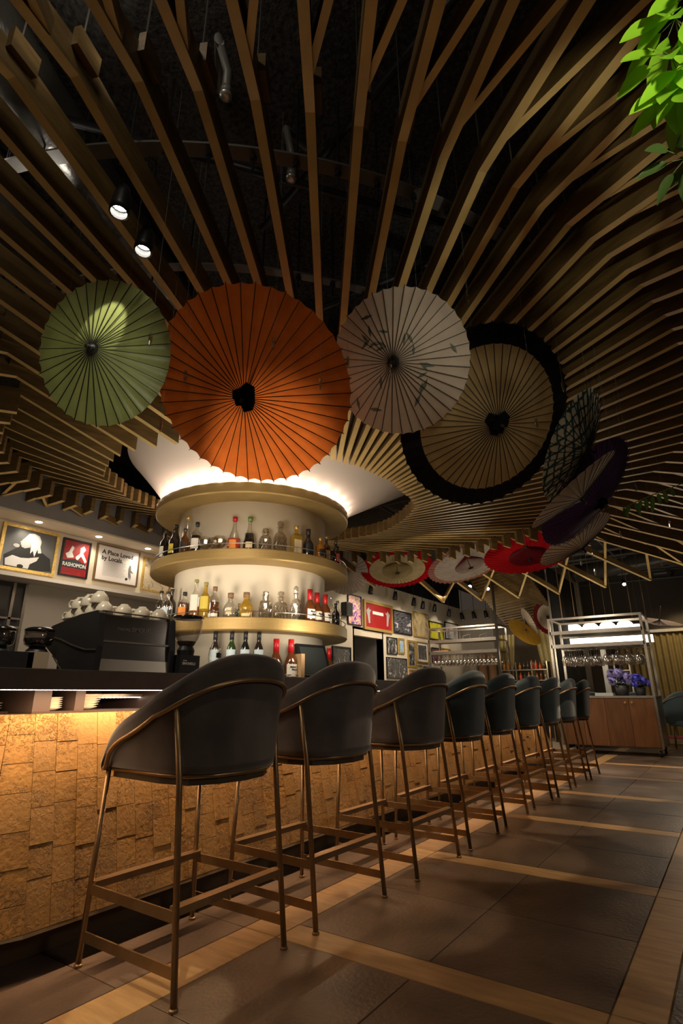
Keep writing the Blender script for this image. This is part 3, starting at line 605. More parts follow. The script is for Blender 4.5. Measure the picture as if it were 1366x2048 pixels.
def bottle(ang, z, h, r, shape, liq, lab, capm, label, rr=.84, full=1., lz=(.12, .45), caph=.09, name='bottle', txt=None, grp='bottles on the column shelves', square=False, lw=1.1):
    a = R_(ang); t = thing(name, label, 'bottle', (CX+rr*math.cos(a), CY+rr*math.sin(a), z), a, grp)
    pr = [(q*r, w_*h) for q, w_ in SHAPES[shape]]; seg = 4 if square else 18
    def mk(p, nm, m, sc=1.):
        if square:
            o = MB().lathe([(q*1.28*sc if w_ < h*.68 else q*1.2, w_) for q, w_ in p], 4, a0=PI/4, a1=PI/4+2*PI, sc=(.8, 1)).build(nm, m, t)
        else: o = MB().lathe([(q*sc, w_) for q, w_ in p], seg).build(nm, m, t, True)
        return o
    if liq != 'clear' and full < 1:
        mk(pr, 'glass', GLASS)
        lim = full*h; p2 = [(q*.93, max(.003, w_)) for q, w_ in pr if w_ < lim]; p2.append((p2[-1][0], lim)); p2.append((0, lim)); mk(p2, 'liquid', LQ[liq])
    else: mk(pr, 'glass', LQ[liq])
    ct = SHAPES[shape][-1]; capb = ct[1]*h-caph*h*.35
    MB().lathe([(ct[0]*r*1.12, 0), (ct[0]*r*1.12, h-capb), (0, h-capb)], 12, (0, 0, capb)).build('cap', capm, t, True)
    if lab:
        R2 = r*1.015; z0, z1 = lz[0]*h, lz[1]*h
        if square: MB().box((r*.80*.905, -r*.8, z0), (r*.80*.905+.0015, r*.8, z1)).build('label', lab, t); R2 = r*.74
        else: MB().lathe([(R2, z0), (R2, z1)], 12, a0=-lw, a1=lw).build('label', lab, t, True)
        if txt:
            for i, line in enumerate(txt):
                M = Matrix.Translation((R2+.001, -r*.62, z1-.028-.020*i)) @ Matrix(((0, 0, 1, 0), (1, 0, 0, 0), (0, 1, 0, 0), (0, 0, 0, 1)))
                text_mesh(line, .021, M, INK, 'label_lettering', t, .0005)
    return t
LW, LC, LO, LK, LB = mat('label_white', (.72, .66, .58), .6), mat('label_cream', (.62, .50, .30), .6), mat('label_orange', (.70, .22, .03), .6), mat('label_black', (.02, .02, .02), .5), mat('label_blue', (.42, .50, .55), .6)
LY, LR = mat('label_yellow', (.55, .42, .06), .6), mat('label_red', (.6, .08, .05), .6)
KB, KR, KG, KW, KS = mat('cap_black', (.02, .02, .02), .4), mat('wax_red', (.42, .01, .015), .35), mat('cap_gold', (.6, .42, .12), .35, .7), mat('cap_wood', (.22, .12, .06), .6), mat('cap_silver', (.6, .6, .6), .3, .8)
Z1, Z2, Z3 = 2.085, 1.531, 1.056
up = 'on the upper shelf'; lo = 'on the middle shelf'
B = bottle
B(-113, Z1, .30, .042, 'round', 'dark', LW, KB, 'dark bottle with a white label, leftmost '+up, rr=.86)
B(-106, Z1, .33, .042, 'wine', 'dark', LW, KB, 'tall dark bottle with a large white label near the left end '+up, rr=.80)
B(-98.5, Z1, .25, .036, 'round', 'dark', LY, KB, 'short dark bottle in front of the tall clear one '+up, rr=.87)
B(-92, Z1, .37, .040, 'wine', 'gold', LC, KG, 'tallest slim bottle with a yellow label and gold cap '+up, full=.35, rr=.80)
B(-87, Z1, .22, .036, 'round', 'brown', LK, KB, 'small brown bottle beside the tallest slim bottle '+up, rr=.88)
B(-80.7, Z1, .275, .045, 'squat', 'dark', LW, KB, 'dark round-shouldered bottle with a white band label '+up, full=.55)
B(-56.8, Z1, .295, .058, 'cone', 'red', LO, KR, 'conical bottle of red liqueur with orange label '+up, full=.34, lz=(.03, .28), lw=.5)
B(-48.1, Z1, .295, .058, 'cone', 'black', LC, mat('cap_green', (.12, .2, .05), .4), 'conical dark bottle with green neck '+up, full=.5, lz=(.05, .22), lw=.5)
B(-19.9, Z1, .265, .046, 'squat', 'gold', LC, KG, 'squat whisky bottle with cream label '+up, square=True, lz=(.05, .5))
B(-11.1, Z1, .255, .048, 'bell', 'dark', LK, KB, 'round dark bottle with black label '+up)
B(-2, Z1, .20, .042, 'squat', 'amber', LK, KG, 'short amber bottle in the right group '+up, rr=.86)
B(6.8, Z1, .245, .036, 'round', 'brown', LC, KG, 'slim brown bottle with a cream label and gold cap '+up)
B(15, Z1, .23, .034, 'round', 'dark', LR, KB, 'dark bottle with a red label near the right end '+up, rr=.88)
B(24, Z1, .25, .034, 'round', 'red', LR, KB, 'slender bottle with a red body label '+up)
B(35, Z1, .26, .034, 'round', 'dark', LW, KB, 'last dark bottle with pale label at the right end '+up)
B(-109, Z2, .28, .042, 'round', 'clear', LK, KB, 'clear bottle with black label, leftmost '+lo, rr=.86)
B(-103, Z2, .29, .040, 'round', 'dark', LK, KB, 'black labelled bottle second from left '+lo, rr=.8)
B(-97, Z2, .245, .045, 'round', 'clear', LB, KB, 'clear bottle with oval grey label '+lo, rr=.88)
B(-85.8, Z2, .23, .046, 'squat', 'brown', LO, KB, 'brown shouldered bottle with an orange label '+lo, full=.6)
B(-77.9, Z2, .325, .042, 'round', 'amber', LW, mat('cap_olive', (.3, .28, .08), .4), 'tall bottle with white label and amber liquor '+lo, full=.3, lz=(.2, .6))
B(-71.5, Z2, .295, .042, 'round', 'gold', LY, MATS['cap_olive'], 'golden bottle with a yellow label '+lo, lz=(.25, .6))
B(-65.8, Z2, .255, .046, 'squat', 'brown', LW, KW, 'dark red bottle with a low white label '+lo, full=.5, lz=(.03, .14))
B(-56.7, Z2, .20, .052, 'bell', 'clear', LC, KW, 'squat clear bottle with round cork stopper '+lo, lz=(.12, .38), lw=.4)
B(-51.5, Z2, .12, .04, 'bell', 'green', None, KW, 'small green bottle between two squat bottles '+lo, rr=.80)
B(-48, Z2, .205, .056, 'bell', 'gold', LC, KW, 'squat golden bottle with cork stopper '+lo, lz=(.03, .15), lw=.6)
for a, rr, w_ in ((-10.3, .86, 'left of three'), (-2.3, .83, 'middle of three'), (5.5, .84, 'right of three')):
    B(a, Z2, .27 if a < -5 else .26, .048, 'bell', 'brown', LW, KR, 'whisky bottle dipped in red wax, '+w_+' '+lo, rr=rr, lz=(.08, .36), caph=.5, txt=('Maker\'s', '   Mark'), square=False)
B(13.5, Z2, .255, .040, 'round', 'clear', None, KS, 'clear bottle with silver cap, second from right '+lo)
B(24, Z2, .22, .036, 'round', 'dark', LK, KB, 'dark bottle near the right end '+lo)
B(35, Z2, .27, .038, 'round', 'clear', None, KS, 'clear bottle at the right end '+lo)
for i, a in enumerate((-63.2, -54.4, -47.3, -40.3)):
    B(a, Z3, .365, .040, 'wine', ('dark', 'green', 'black', 'dark')[i], LB, KB, 'wine bottle with blue-grey label behind the counter, %s of four' % ('leftmost', 'second', 'third', 'rightmost')[i], rr=.86, lz=(.30, .62), caph=.35, grp='wine bottles behind the counter')
B(-30.9, Z3, .315, .050, 'bell', 'brown', LW, KR, 'red-waxed whisky bottle behind the near stool', rr=.86, lz=(.08, .38), caph=.5, txt=('Maker\'s', '   Mark'))
B(-23, Z3, .315, .050, 'bell', 'brown', LW, KR, 'red-waxed whisky bottle beside the tablet stand', rr=.88, lz=(.08, .38), caph=.5, txt=('Maker\'s', '   Mark'))
B(8, Z3, .27, .045, 'bell', 'brown', LW, KR, 'red-waxed bottle hidden right of the tablet', rr=.86, lz=(.08, .38), caph=.5)
CUT = mat_glass('cut_glass', (.90, .86, .80), .5)
def decanter(a, z, h, r, label, kind=0):
    q = R_(a); t = thing('decanter', label, 'decanter', (CX+.84*math.cos(q), CY+.84*math.sin(q), z), q, 'cut glass decanters')
    b = MB(); pr = [(0, 0), (r, 0), (r*1.02, h*.06), (r*1.05, h*.45), (r*.85, h*.56), (r*.4, h*.64), (r*.4, h*.74), (r*.6, h*.77)] if kind == 0 else [(0, 0), (r, 0), (r, h*.5), (r*.9, h*.6), (r*.55, h*.66), (r*.55, h*.8), (r*.7, h*.82)]
    b.lathe(pr, 14); b.build('body', CUT, t)
    b = MB()
    for i in range(14):
        for j in range(3): z0 = h*(.08+.12*j); g = 2*PI*(i+.5*(j % 2))/14; b.bar((r*1.0*math.cos(g), r*1.0*math.sin(g), z0), (r*1.05*math.cos(g+.2), r*1.05*math.sin(g+.2), z0+h*.11), .004, .004)
    o = b.build('cut_facets', CUT, t); o['kind'] = 'stuff'
    MB().lathe([(.0, h*.76), (r*.3, h*.78), (r*.52, h*.86), (r*.5, h*.94), (0, h)], 10).build('stopper', CUT, t)
decanter(-39, Z1, .21, .052, 'short cut glass decanter on the upper shelf', 1); decanter(-30.2, Z1, .29, .055, 'taller cut glass decanter with ball stopper on the upper shelf')
decanter(-37.4, Z2, .23, .050, 'left cut glass decanter on the middle shelf', 1); decanter(-28.6, Z2, .235, .055, 'middle cut glass decanter on the middle shelf'); decanter(-19.2, Z2, .29, .042, 'tallest slender decanter beside the red-waxed bottles')
def bowl_glass(a, z, label, rr=.84):
    q = R_(a); o = MB().lathe([(0, 0), (.028, .0), (.03, .008), (.012, .02), (.045, .05), (.058, .09), (.05, .125)], 14, caps=False).build('mixing_glass', CUT, None, False, (CX+rr*math.cos(q), CY+rr*math.sin(q), z)); tag(o, label, 'glass', 'cut glass bowls')
bowl_glass(-74, Z1, 'left cut glass bowl on the upper shelf'); bowl_glass(-69.5, Z1, 'tilted middle cut glass bowl on the upper shelf', .8); bowl_glass(-65, Z1, 'right cut glass bowl on the upper shelf')
# tablet on a stand
tb = thing('tablet_stand', 'black framed tablet leaning on a wooden stand behind the counter', 'tablet', (-2.79, 3.69, 1.056), R_(-8))
Mt = Matrix.Rotation(R_(-18), 4, 'Y')
MB().box((-.012, -.17, .0), (.012, .17, .30), Mt).build('casing', BLACKG, tb); MB().box((.0125, -.14, .025), (.0135, .14, .275), Mt).build('screen', mat('tablet_screen', (.03, .035, .035), .05), tb)
MB().box((-.05, -.21, 0), (.03, -.172, .20)).build('stand', mat('pine_stand', (.45, .28, .14), .6), tb)

# ------------------------------------------------------------------ coffee machine and grinders
cm = thing('espresso_machine', 'large black espresso machine with mirror front and cups on top', 'coffee machine', (-2.78, 1.72, 1.053))
def ext(poly, y0, y1, name, m, par, sm=False):
    n = len(poly); return mesh_obj(name, [(x, y0, z) for x, z in poly]+[(x, y1, z) for x, z in poly], [tuple(range(n)), tuple(reversed(range(n, 2*n)))]+[(i, n+i, n+(i+1) % n, (i+1) % n) for i in range(n)], m, par)
side = [(-.02, .0), (-.01, .15), (-.03, .33), (-.05, .345), (-.22, .335), (-.50, .29), (-.545, .27), (-.575, .19), (-.40, .09), (-.27, 0)]
SIDEB = mat('matt_black_side', (.022, .022, .024), .4)
ext(side, 0, .035, 'side_panel', SIDEB, cm); ext(side, .485, .52, 'side_panel', SIDEB, cm)
ext([(-.10, .0), (-.10, .32), (-.45, .29), (-.45, .03)], .035, .485, 'body', BLACK, cm)
ext([(-.04, .185), (-.045, .325), (-.06, .325), (-.055, .185)], .035, .485, 'upper_mirror_panel', CHROME, cm)
ext([(-.032, .085), (-.036, .175), (-.05, .175), (-.045, .085)], .035, .485, 'lower_mirror_panel', CHROME, cm)
ext([(-.024, .0), (-.03, .085), (-.045, .085), (-.045, .0)], .035, .485, 'steel_plinth', mat('pale_steel', (.55, .50, .43), .3, .8), cm)
MB().box((-.04, .035, .175), (-.024, .485, .185)).build('chrome_trim', STEEL, cm)
b = MB(); b.tube([(-.575, -.004, .235), (-.50, -.004, .228), (-.38, -.004, .205), (-.25, -.004, .165), (-.12, -.004, .135), (-.015, -.004, .130)], .004, 6); b.tube([(-.44, -.004, .115), (-.36, -.004, .055), (-.27, -.004, 0)], .004, 6); b.build('chrome_line', STEEL, cm)
MB().box((-.44, .02, .322), (-.05, .50, .33)).tube([(-.05, .03, .345), (-.05, .49, .345)], .005).build('cup_tray', STEEL, cm)
text_mesh('nuova SIMONELLI', .034, wallM(-.0405, .13, .245), mat('mirror_lettering', (.30, .27, .24), .3, .8), 'lettering', cm, .0003)
MB().box((-.55, .05, -.0), (-.2, .47, .03)).build('drip_tray', STEEL, cm)
def cup(loc, rz, label, up_=True):
    t = thing('coffee_cup', label, 'cup', loc, rz, 'cream coffee cups stacked on the espresso machine'); t.scale = (1.2, 1.2, 1.12)
    MB().lathe([(.040, 0), (.041, .004), (.040, .03), (.030, .05), (.020, .058), (.018, .064), (0, .064)], 18).build('bowl', PORC, t, True)
    MB().tube([(.036, 0, .048), (.055, 0, .050), (.066, 0, .034), (.060, 0, .016), (.040, 0, .012)], .0055, 7).build('handle', PORC, t, True)
    return t
pr_ = None; cl = 0
rows = [(-.10, .333), (-.205, .33), (-.31, .325), (-.415, .315)]
for i, (dx, z) in enumerate(rows):
    for j in range(4):
        y = .07+j*.125
        cup((-2.78+dx, 1.72+y, 1.053+z), R_(200 if j == 0 else 150+((i*37+j*53) % 60)), 'upturned cream cup on the espresso machine, %s from the left in the %s row' % (ORD[j], ROWN[i]))
for i in range(3): cup((-2.78-.16-.10*i, 1.72+.07, 1.053+.398-.008*i), R_(200), ('front', 'middle', 'rear')[i]+' upturned cream cup of the upper layer at the left edge')
# the first one lies tilted
def grinder(x, y, k, label):
    t = thing('coffee_grinder', label, 'grinder', (x, y, 1.053), 0, 'coffee grinders left of the espresso machine')
    MB().lathe([(.0, .0), (.06, 0), (.062, .012), (.062, .10), (.055, .135), (.04, .15), (0, .15)], 24).build('body', SIDEB, t, True)
    o = MB().lathe([(.040, .15), (.068, .165), (.075, .19), (.075, .235), (.07, .245)], 24, caps=False).build('hopper', mat_glass('smoked_glass', (.55, .5, .48), .35), t, True)
    MB().lathe([(.0, .152), (.045, .152), (.07, .175), (.07, .20), (0, .204)], 20).build('coffee_beans', mat('coffee_beans', (.035, .018, .010), .5, bump=1., bscale=120), t)
    MB().lathe([(0, .262), (.06, .260), (.077, .250), (.077, .238), (0, .238)], 24).build('lid', BLACKG, t, True)
grinder(-3.28, 1.44, 1, 'coffee grinder with bean hopper at the left edge'); grinder(-3.18, 1.60, 1, 'coffee grinder with bean hopper touching the espresso machine')
o = MB().box((-3.3, .6, 1.053), (-3.0, 1.5, 1.165)).build('knock_box', BLACK); tag(o, 'low black drawer box under the grinders', 'box')
o = MB().box((-3.05, 1.47, 1.053), (-3.0, 1.58, 1.17)).build('menu_card', mat('kraft_card', (.45, .36, .25), .7)); tag(o, 'small kraft card standing behind the counter edge', 'card')
g2 = thing('large_grinder', 'black coffee grinder with tall clear hopper right of the espresso machine', 'grinder', (-2.80, 2.33, 1.053))
MB().box((-.08, -.075, 0), (.05, .075, .13)).lathe([(.05, .13), (.055, .16), (.04, .19)], 20).build('body', BLACK, g2)
MB().lathe([(.035, .175), (.05, .20), (.078, .24), (.084, .26), (.095, .36)], 24, caps=False).build('hopper', mat_glass('hopper_plastic', (.92, .9, .88), .25), g2, True)
MB().lathe([(0, .375), (.095, .372), (.10, .362), (.095, .355), (0, .355)], 24).build('lid', BLACKG, g2, True)
MB().lathe([(0, .178), (.034, .178), (.05, .195), (.06, .215), (0, .22)], 18).build('coffee_beans', MATS['coffee_beans'], g2)
text_mesh('nuova', .012, wallM(.0505, -.055, .093), PAPER, 'lettering', g2, .0003); text_mesh('SIMONELLI', .021, wallM(.0505, -.06, .072), PAPER, 'lettering', g2, .0006)
gg = thing('beer_glass', 'tall empty beer glass with printed logo beside the black grinder', 'glass', (-2.72, 2.50, 1.053))
MB().lathe([(0, 0), (.03, 0), (.032, .006), (.006, .02), (.006, .035), (.035, .08), (.042, .13), (.036, .185)], 18, caps=False).build('bowl', GLASS, gg, True)
MB().lathe([(.0405, .12), (.0425, .135), (.041, .15)], 10, a0=-.5, a1=.8, caps=False).build('logo_print', INK, gg)

# ------------------------------------------------------------------ slatted canopy
kin = [(0, 3.80), (3, 3.82), (6.2, 3.86), (9.5, 3.9), (12.8, 3.95), (16.1, 4.0), (19.4, 4.04), (22.4, 4.07), (25.4, 4.09), (28.3, 4.11), (31.7, 4.15), (35.1, 4.16), (38.6, 4.15), (42.3, 4.17), (45.7, 4.17), (49.1, 4.16), (52.4, 4.14), (55.7, 4.12), (58.9, 4.11), (62, 4.1), (65, 4.1), (68.2, 4.08), (71.4, 4.08), (74.4, 4.07),
       (77.7, 4.06), (81.3, 4.08), (84.8, 4.08), (87.9, 4.05), (91.0, 3.97), (94.1, 3.91), (97.0, 3.83), (100.2, 3.72), (103.4, 3.65), (107, 3.55), (110.8, 3.42), (114.8, 3.28), (119, 3.12), (123.4, 2.98), (128, 2.84), (132.8, 2.70), (137.8, 2.58), (143, 2.46), (148.4, 2.36), (154, 2.28), (159.7, 2.22), (165.4, 2.2), (171.1, 2.19), (176.8, 2.18), (182.5, 2.18), (188.1, 2.18), (193.7, 2.19),
       (199.3, 2.22), (203.7, 2.25), (208.4, 2.27), (213.8, 2.27), (219.1, 2.28), (224.9, 2.29), (230.3, 2.3), (236.4, 2.29), (241.8, 2.29), (247.3, 2.27), (253.1, 2.24), (258.8, 2.24), (265.0, 2.33), (271.0, 2.5), (276.5, 2.75), (281.4, 3.05), (285.6, 3.33), (289.3, 3.58), (292.8, 3.74), (296.1, 3.82),
       (299.3, 3.83), (302.9, 3.82), (306.4, 3.8), (309.7, 3.78), (313.0, 3.77), (316.3, 3.76), (319.4, 3.75), (322.4, 3.74), (325.5, 3.73), (328.5, 3.74), (331.4, 3.74), (334.3, 3.72), (337.4, 3.72), (340.2, 3.73), (342.9, 3.73), (345.8, 3.74), (348.5, 3.75), (351.4, 3.75), (354.3, 3.78), (357.1, 3.79)]
hol = [(1, 1.375), (17, 1.46), (45, 1.68), (77, 1.76), (92, 1.70), (120, 1.5), (150, 1.25), (180, 1.12), (205, 1.13), (226, 1.29), (246, 1.45), (266, 1.48), (285, 1.42), (320, 1.36), (342, 1.32), (361, 1.375)]
def hr(a):
    a = a % 360
    if a < 1: a += 360
    for (a0, r0), (a1, r1) in zip(hol[:-1], hol[1:]):
        if a0 <= a <= a1: t = (a-a0)/(a1-a0); t = t*t*(3-2*t); return r0+(r1-r0)*t
    return 1.375
can = thing('slatted_canopy', 'huge fan of brown timber slats radiating from the column under the black ceiling', 'ceiling canopy', (CX, CY, 3.15))
ZK, ZH, TAU, SLOPE = 0.0, 2.82-3.15, R_(-11.5), .185
SW, SD = .040, .135
K = []
for a, r in kin:
    q = R_(a); p = Vector((r*math.cos(q), r*math.sin(q), 0)); d = Vector((math.cos(q+TAU), math.sin(q+TAU), 0))   # outward
    # march inward to the hole curve
    t = 0
    while t < 5:
        x = p-d*t
        if x.length < hr(math.degrees(math.atan2(x.y, x.x))): break
        t += .01
    K.append((a, p, d, p-d*t))
N_ = len(K); drops = []
for i, (a, p, d, hpt) in enumerate(K):
    left = 110 < a < 262; far = 62 < a <= 110
    inner = [(hpt.x, hpt.y, ZH), (p.x, p.y, 0)]
    if left:
        L = min(3.2, max(.1, (CX+p.x-(-5.97))/max(.05, -d.x))) if d.x < -.02 else 1.6
        L = min(L, 1.6)
    elif far: L = 2.6
    else: L = 3.3
    yaxis = CY+p.y+d.y*L
    b = MB()
    if left or far:
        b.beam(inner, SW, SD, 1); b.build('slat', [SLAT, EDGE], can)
        b = MB(); e = Vector((d.x, d.y, 0)); s0 = p-e*.02; bw = .17 if left else .10; s1 = p+e*bw
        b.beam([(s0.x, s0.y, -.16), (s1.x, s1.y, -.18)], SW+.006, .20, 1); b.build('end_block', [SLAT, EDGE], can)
        zo = -.17
        if far:
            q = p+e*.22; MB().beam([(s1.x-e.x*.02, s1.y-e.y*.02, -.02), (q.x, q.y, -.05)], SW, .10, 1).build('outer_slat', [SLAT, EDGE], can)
            if i % 2 == 0:
                a2, p2, d2, _ = K[(i-3) % N_]; tip = p+e*3.1; o0 = p+e*1.6+Vector((-e.y, e.x, 0))*.12; o1 = p2+Vector((d2.x, d2.y, 0))*1.7
                MB().beam([(o0.x, o0.y, .02), (tip.x, tip.y, -.42)], .05, .09, 1).build('outer_slat', [SLAT, EDGE], can)
                MB().beam([(o1.x, o1.y, .02), (tip.x, tip.y, -.40)], .036, .07, 1).build('cross_slat', [SLAT, EDGE], can)
            continue
        q = p+e*L
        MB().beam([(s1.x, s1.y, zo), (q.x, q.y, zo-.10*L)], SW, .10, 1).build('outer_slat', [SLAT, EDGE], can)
        if False: pass
        elif i % 2 == 0:
            a2, p2, d2, _ = K[(i+1) % N_]; q0 = p2+Vector((d2.x, d2.y, 0))*.1; q1 = p+e*min(L, 1.2)
            MB().beam([(q0.x, q0.y, -.16), (q1.x, q1.y, -.20)], .03, .08, 1).build('cross_slat', [SLAT, EDGE], can)
    else:
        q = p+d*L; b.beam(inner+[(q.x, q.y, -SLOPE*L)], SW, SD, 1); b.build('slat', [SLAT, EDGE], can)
        a2, p2, d2, _ = K[(i+1) % N_]
        for (t0, t1) in (((.13, 1.02), (1.5, 2.3), (2.5, 3.2)) if 15 < a < 62 else ((.13, 1.02),)):
            q0 = p+d*t0; q1 = p2+d2*t1
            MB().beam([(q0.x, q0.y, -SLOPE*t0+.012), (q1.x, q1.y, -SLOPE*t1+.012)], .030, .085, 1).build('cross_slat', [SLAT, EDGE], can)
        # lap block with a steel hook above the kink
        e0 = p-d*.06+Vector((-d.y, d.x, 0))*.032; e1 = p+d*.06+Vector((-d.y, d.x, 0))*.032
        MB().beam([(e0.x, e0.y, .07), (e1.x, e1.y, .07)], .03, .10).build('lap_block', SLAT, can)
        drops.append((p.x, p.y))
b = MB()
for x, y in drops: b.tube([(x, y, .1), (x, y, .79)], .004, 5)
b.build('hanger_rods', STEEL, can)['kind'] = 'stuff'
# curved flat carrier rails above the slats
def arc_rail(cx, cy, r, a0, a1, z, name='carrier_rail', wd=.075):
    b = MB(); n = 40; v = []
    for i in range(n+1):
        a = R_(a0+(a1-a0)*i/n)
        for rr, zz in ((r-wd/2, z), (r+wd/2, z), (r+wd/2, z+.012), (r-wd/2, z+.012)): b.v.append((cx+rr*math.cos(a), cy+rr*math.sin(a), zz))
    for i in range(n):
        for j in range(4): b.f.append((4*i+j, 4*i+(j+1) % 4, 4*i+4+(j+1) % 4, 4*i+4+j)); b.m.append(0)
    b.build(name, PALEM, can)
    b = MB(); k = int(abs(a1-a0)*R_(1)*r/.21)
    for i in range(k):
        a = R_(a0+(a1-a0)*(i+.5)/k); x, y = cx+r*math.cos(a), cy+r*math.sin(a); b.tube([(x, y, z-.10), (x, y, .79)], .006, 5).cbox((x, y, z-.02), (.025, .025, .03))
    o = b.build('rail_bolts', BLACK, can); o['kind'] = 'stuff'
arc_rail(0, 0, 3.30, 245, 340, .30); arc_rail(0, 0, 2.62, 240, 335, .22, wd=.055); arc_rail(0, 0, 4.62, 290, 350, .42)

# ------------------------------------------------------------------ ceiling services
def tag_tube(name, pts, r, m, label, cat, seg=14, grp=None, smooth=True):
    o = MB().tube(pts, r, seg).build(name, m, None, smooth); return tag(o, label, cat, grp)
def duct(name, pts, r, label):
    rn = random.Random(len(label)); P = []
    a, c = Vector(pts[0]), Vector(pts[1]); n = 60; rr = []
    for i in range(n+1): P.append(tuple(a+(c-a)*i/n)); rr.append(r*(1+.05*(rn.random()-.5)))
    o = MB().tube(P, rr, 20).build(name, DUCT, None, True); return tag(o, label, 'duct')
duct('foil_duct', [(-1.75, -.5, 3.72), (-3.0, 2.2, 3.72)], .17, 'crumpled black foil-wrapped duct at upper left')
duct('foil_duct', [(-2.35, -.5, 3.70), (-3.9, 2.6, 3.70)], .20, 'second wide wrapped duct behind the left slats')
duct('ventilation_duct', [(-2.6, 13.5, 3.6), (3.5, 10.5, 3.6)], .2, 'dark air duct above the lounge at right')
duct('ventilation_duct', [(-2.6, 9.5, 3.62), (3.5, 8.0, 3.62)], .16, 'narrower dark air duct nearer the right-hand slats')
for i, (a, c, l) in enumerate((((-2.4, .5, 3.6), (-.3, 3.2, 3.6), 'black conduit crossing behind the centre slats'), ((-1.9, 1.9, 3.7), (1.2, 1.0, 3.7), 'black conduit running right under the slab'), ((-3.2, 2.4, 3.5), (-.6, 2.6, 3.5), 'black strut above the orange umbrella'))):
    tag_tube('conduit', [a, c], .022, BLACK, l, 'conduit', 8)
for i, (x, y, l) in enumerate(((-1.437, 1.155, 'left sprinkler pipe with chrome head'), (-1.459, 1.657, 'centre sprinkler pipe with chrome head'))):
    t = thing('sprinkler', l+' under the black ceiling', 'sprinkler', (x, y, 3.6))
    MB().tube([(0, 0, .02), (0, 0, .14), (.04, -.1, .2), (-.2 if i == 0 else .0, .12, .34)], .022, 10).build('pipe', mat('grey_pipe', (.20, .19, .17), .5, .4), t, True)
    MB().lathe([(0, -.03), (.012, -.03), (.03, -.022), (.03, -.012), (.02, 0), (.026, .01), (.026, .03)], 14).build('head', mat('sprinkler_chrome', (.7, .68, .62), .3, .8), t, True)
# grid of trusses and pipes seen beyond the right-hand slats
tr = thing('ceiling_truss', 'grey metal grid of pipes and trays under the slab at the right', 'ceiling grid', (0, 9, 3.6))
b = MB(); rn = random.Random(11)
for i in range(15):
    y = -3+i*.75; b.bar((-4.4, y, rn.uniform(-.05, .2)), (4.2, y+rn.uniform(-.3, .3), rn.uniform(-.05, .2)), .035, .035)
for i in range(11):
    x = -4+i*.75; b.bar((x, -3, .1), (x+rn.uniform(-.3, .3), 8, .1), .03, .03)
b.build('pipes', mat('truss_grey', (.10, .095, .09), .5, .5), tr)
b = MB()
for i in range(26):
    x, y = rn.uniform(-3.5, 3.5), rn.uniform(-2.5, 7.5); b.cbox((x, y, rn.uniform(-.05, .15)), (rn.uniform(.1, .5), rn.uniform(.05, .2), .04))
b.build('cable_trays', mat('truss_light', (.24, .23, .22), .4, .6), tr)
LG = mat('lamp_face', (1, 1, 1), emit=(1, .95, .85), es=22)
def track_spot(loc, aim, label, s=1., grp='track spotlights'):
    t = thing('track_spotlight', label, 'spotlight', loc, 0, grp); d = (Vector(aim)-Vector(loc)).normalized(); M = d.to_track_quat('-Z', 'Y').to_matrix().to_4x4()
    b = MB(); b.lathe([(0, .10*s), (.022*s, .10*s), (.030*s, .06*s), (.036*s, .0), (.036*s, -.03*s), (.030*s, -.03*s)], 14, caps=False); b.v = [tuple(M @ Vector(v)) for v in b.v]; b.build('housing', BLACK, t, True)
    b = MB(); b.lathe([(0, .012*s), (.031*s, .012*s)], 14, caps=False); b.v = [tuple(M @ Vector(v)) for v in b.v]; b.build('lens', LG, t)
    MB().tube([(0, 0, .06*s), (0, 0, 3.955-loc[2])], .006, 6).build('stem', BLACK, t)
track_spot((-1.785, .932, 2.93), (-1.75, .85, 1.4), 'upper black spotlight between the left slats', 1.15); track_spot((-1.883, 1.124, 2.93), (-1.85, 1.0, 1.4), 'lower black spotlight between the left slats', 1.15)
for i, (y, z) in enumerate(((9.78, 3.0), (10.84, 3.02), (11.75, 3.0), (12.23, 2.98), (12.9, 2.99), (13.8, 2.97))):
    track_spot((-6.0, y, z), (-6.3, y+.2, 1.8), 'small black spotlight over the picture wall, %s from the left' % ('first', 'second', 'third', 'fourth', 'fifth', 'sixth')[i], 1.5)
for i, x in enumerate((-6.15, -5.79, -5.43)): track_spot((x, 15.1, 3.03), (x+.2, 15.3, 1.8), 'spotlight over the far greige wall, %s of three' % ('left', 'middle', 'right')[i], 1.6)
for x, y, z, l in ((-2.757, 7.171, 3.18, 'left lit spotlight between the slats above the far umbrellas'), (-2.56, 7.342, 3.18, 'right lit spotlight between the slats above the far umbrellas'), (-4.1, 10.6, 3.05, 'left spotlight of the pair beyond the red umbrella'), (-3.8, 10.8, 3.0, 'right spotlight of the pair beyond the red umbrella'), (-1.5, 12.5, 3.1, 'small lit spotlight beyond the trolley frame'), (.0, 11.5, 3.0, 'small lit spotlight at the far right')):
    track_spot((x, y, z), (x+.4, y-1.6, 1.6), l, 1.3)
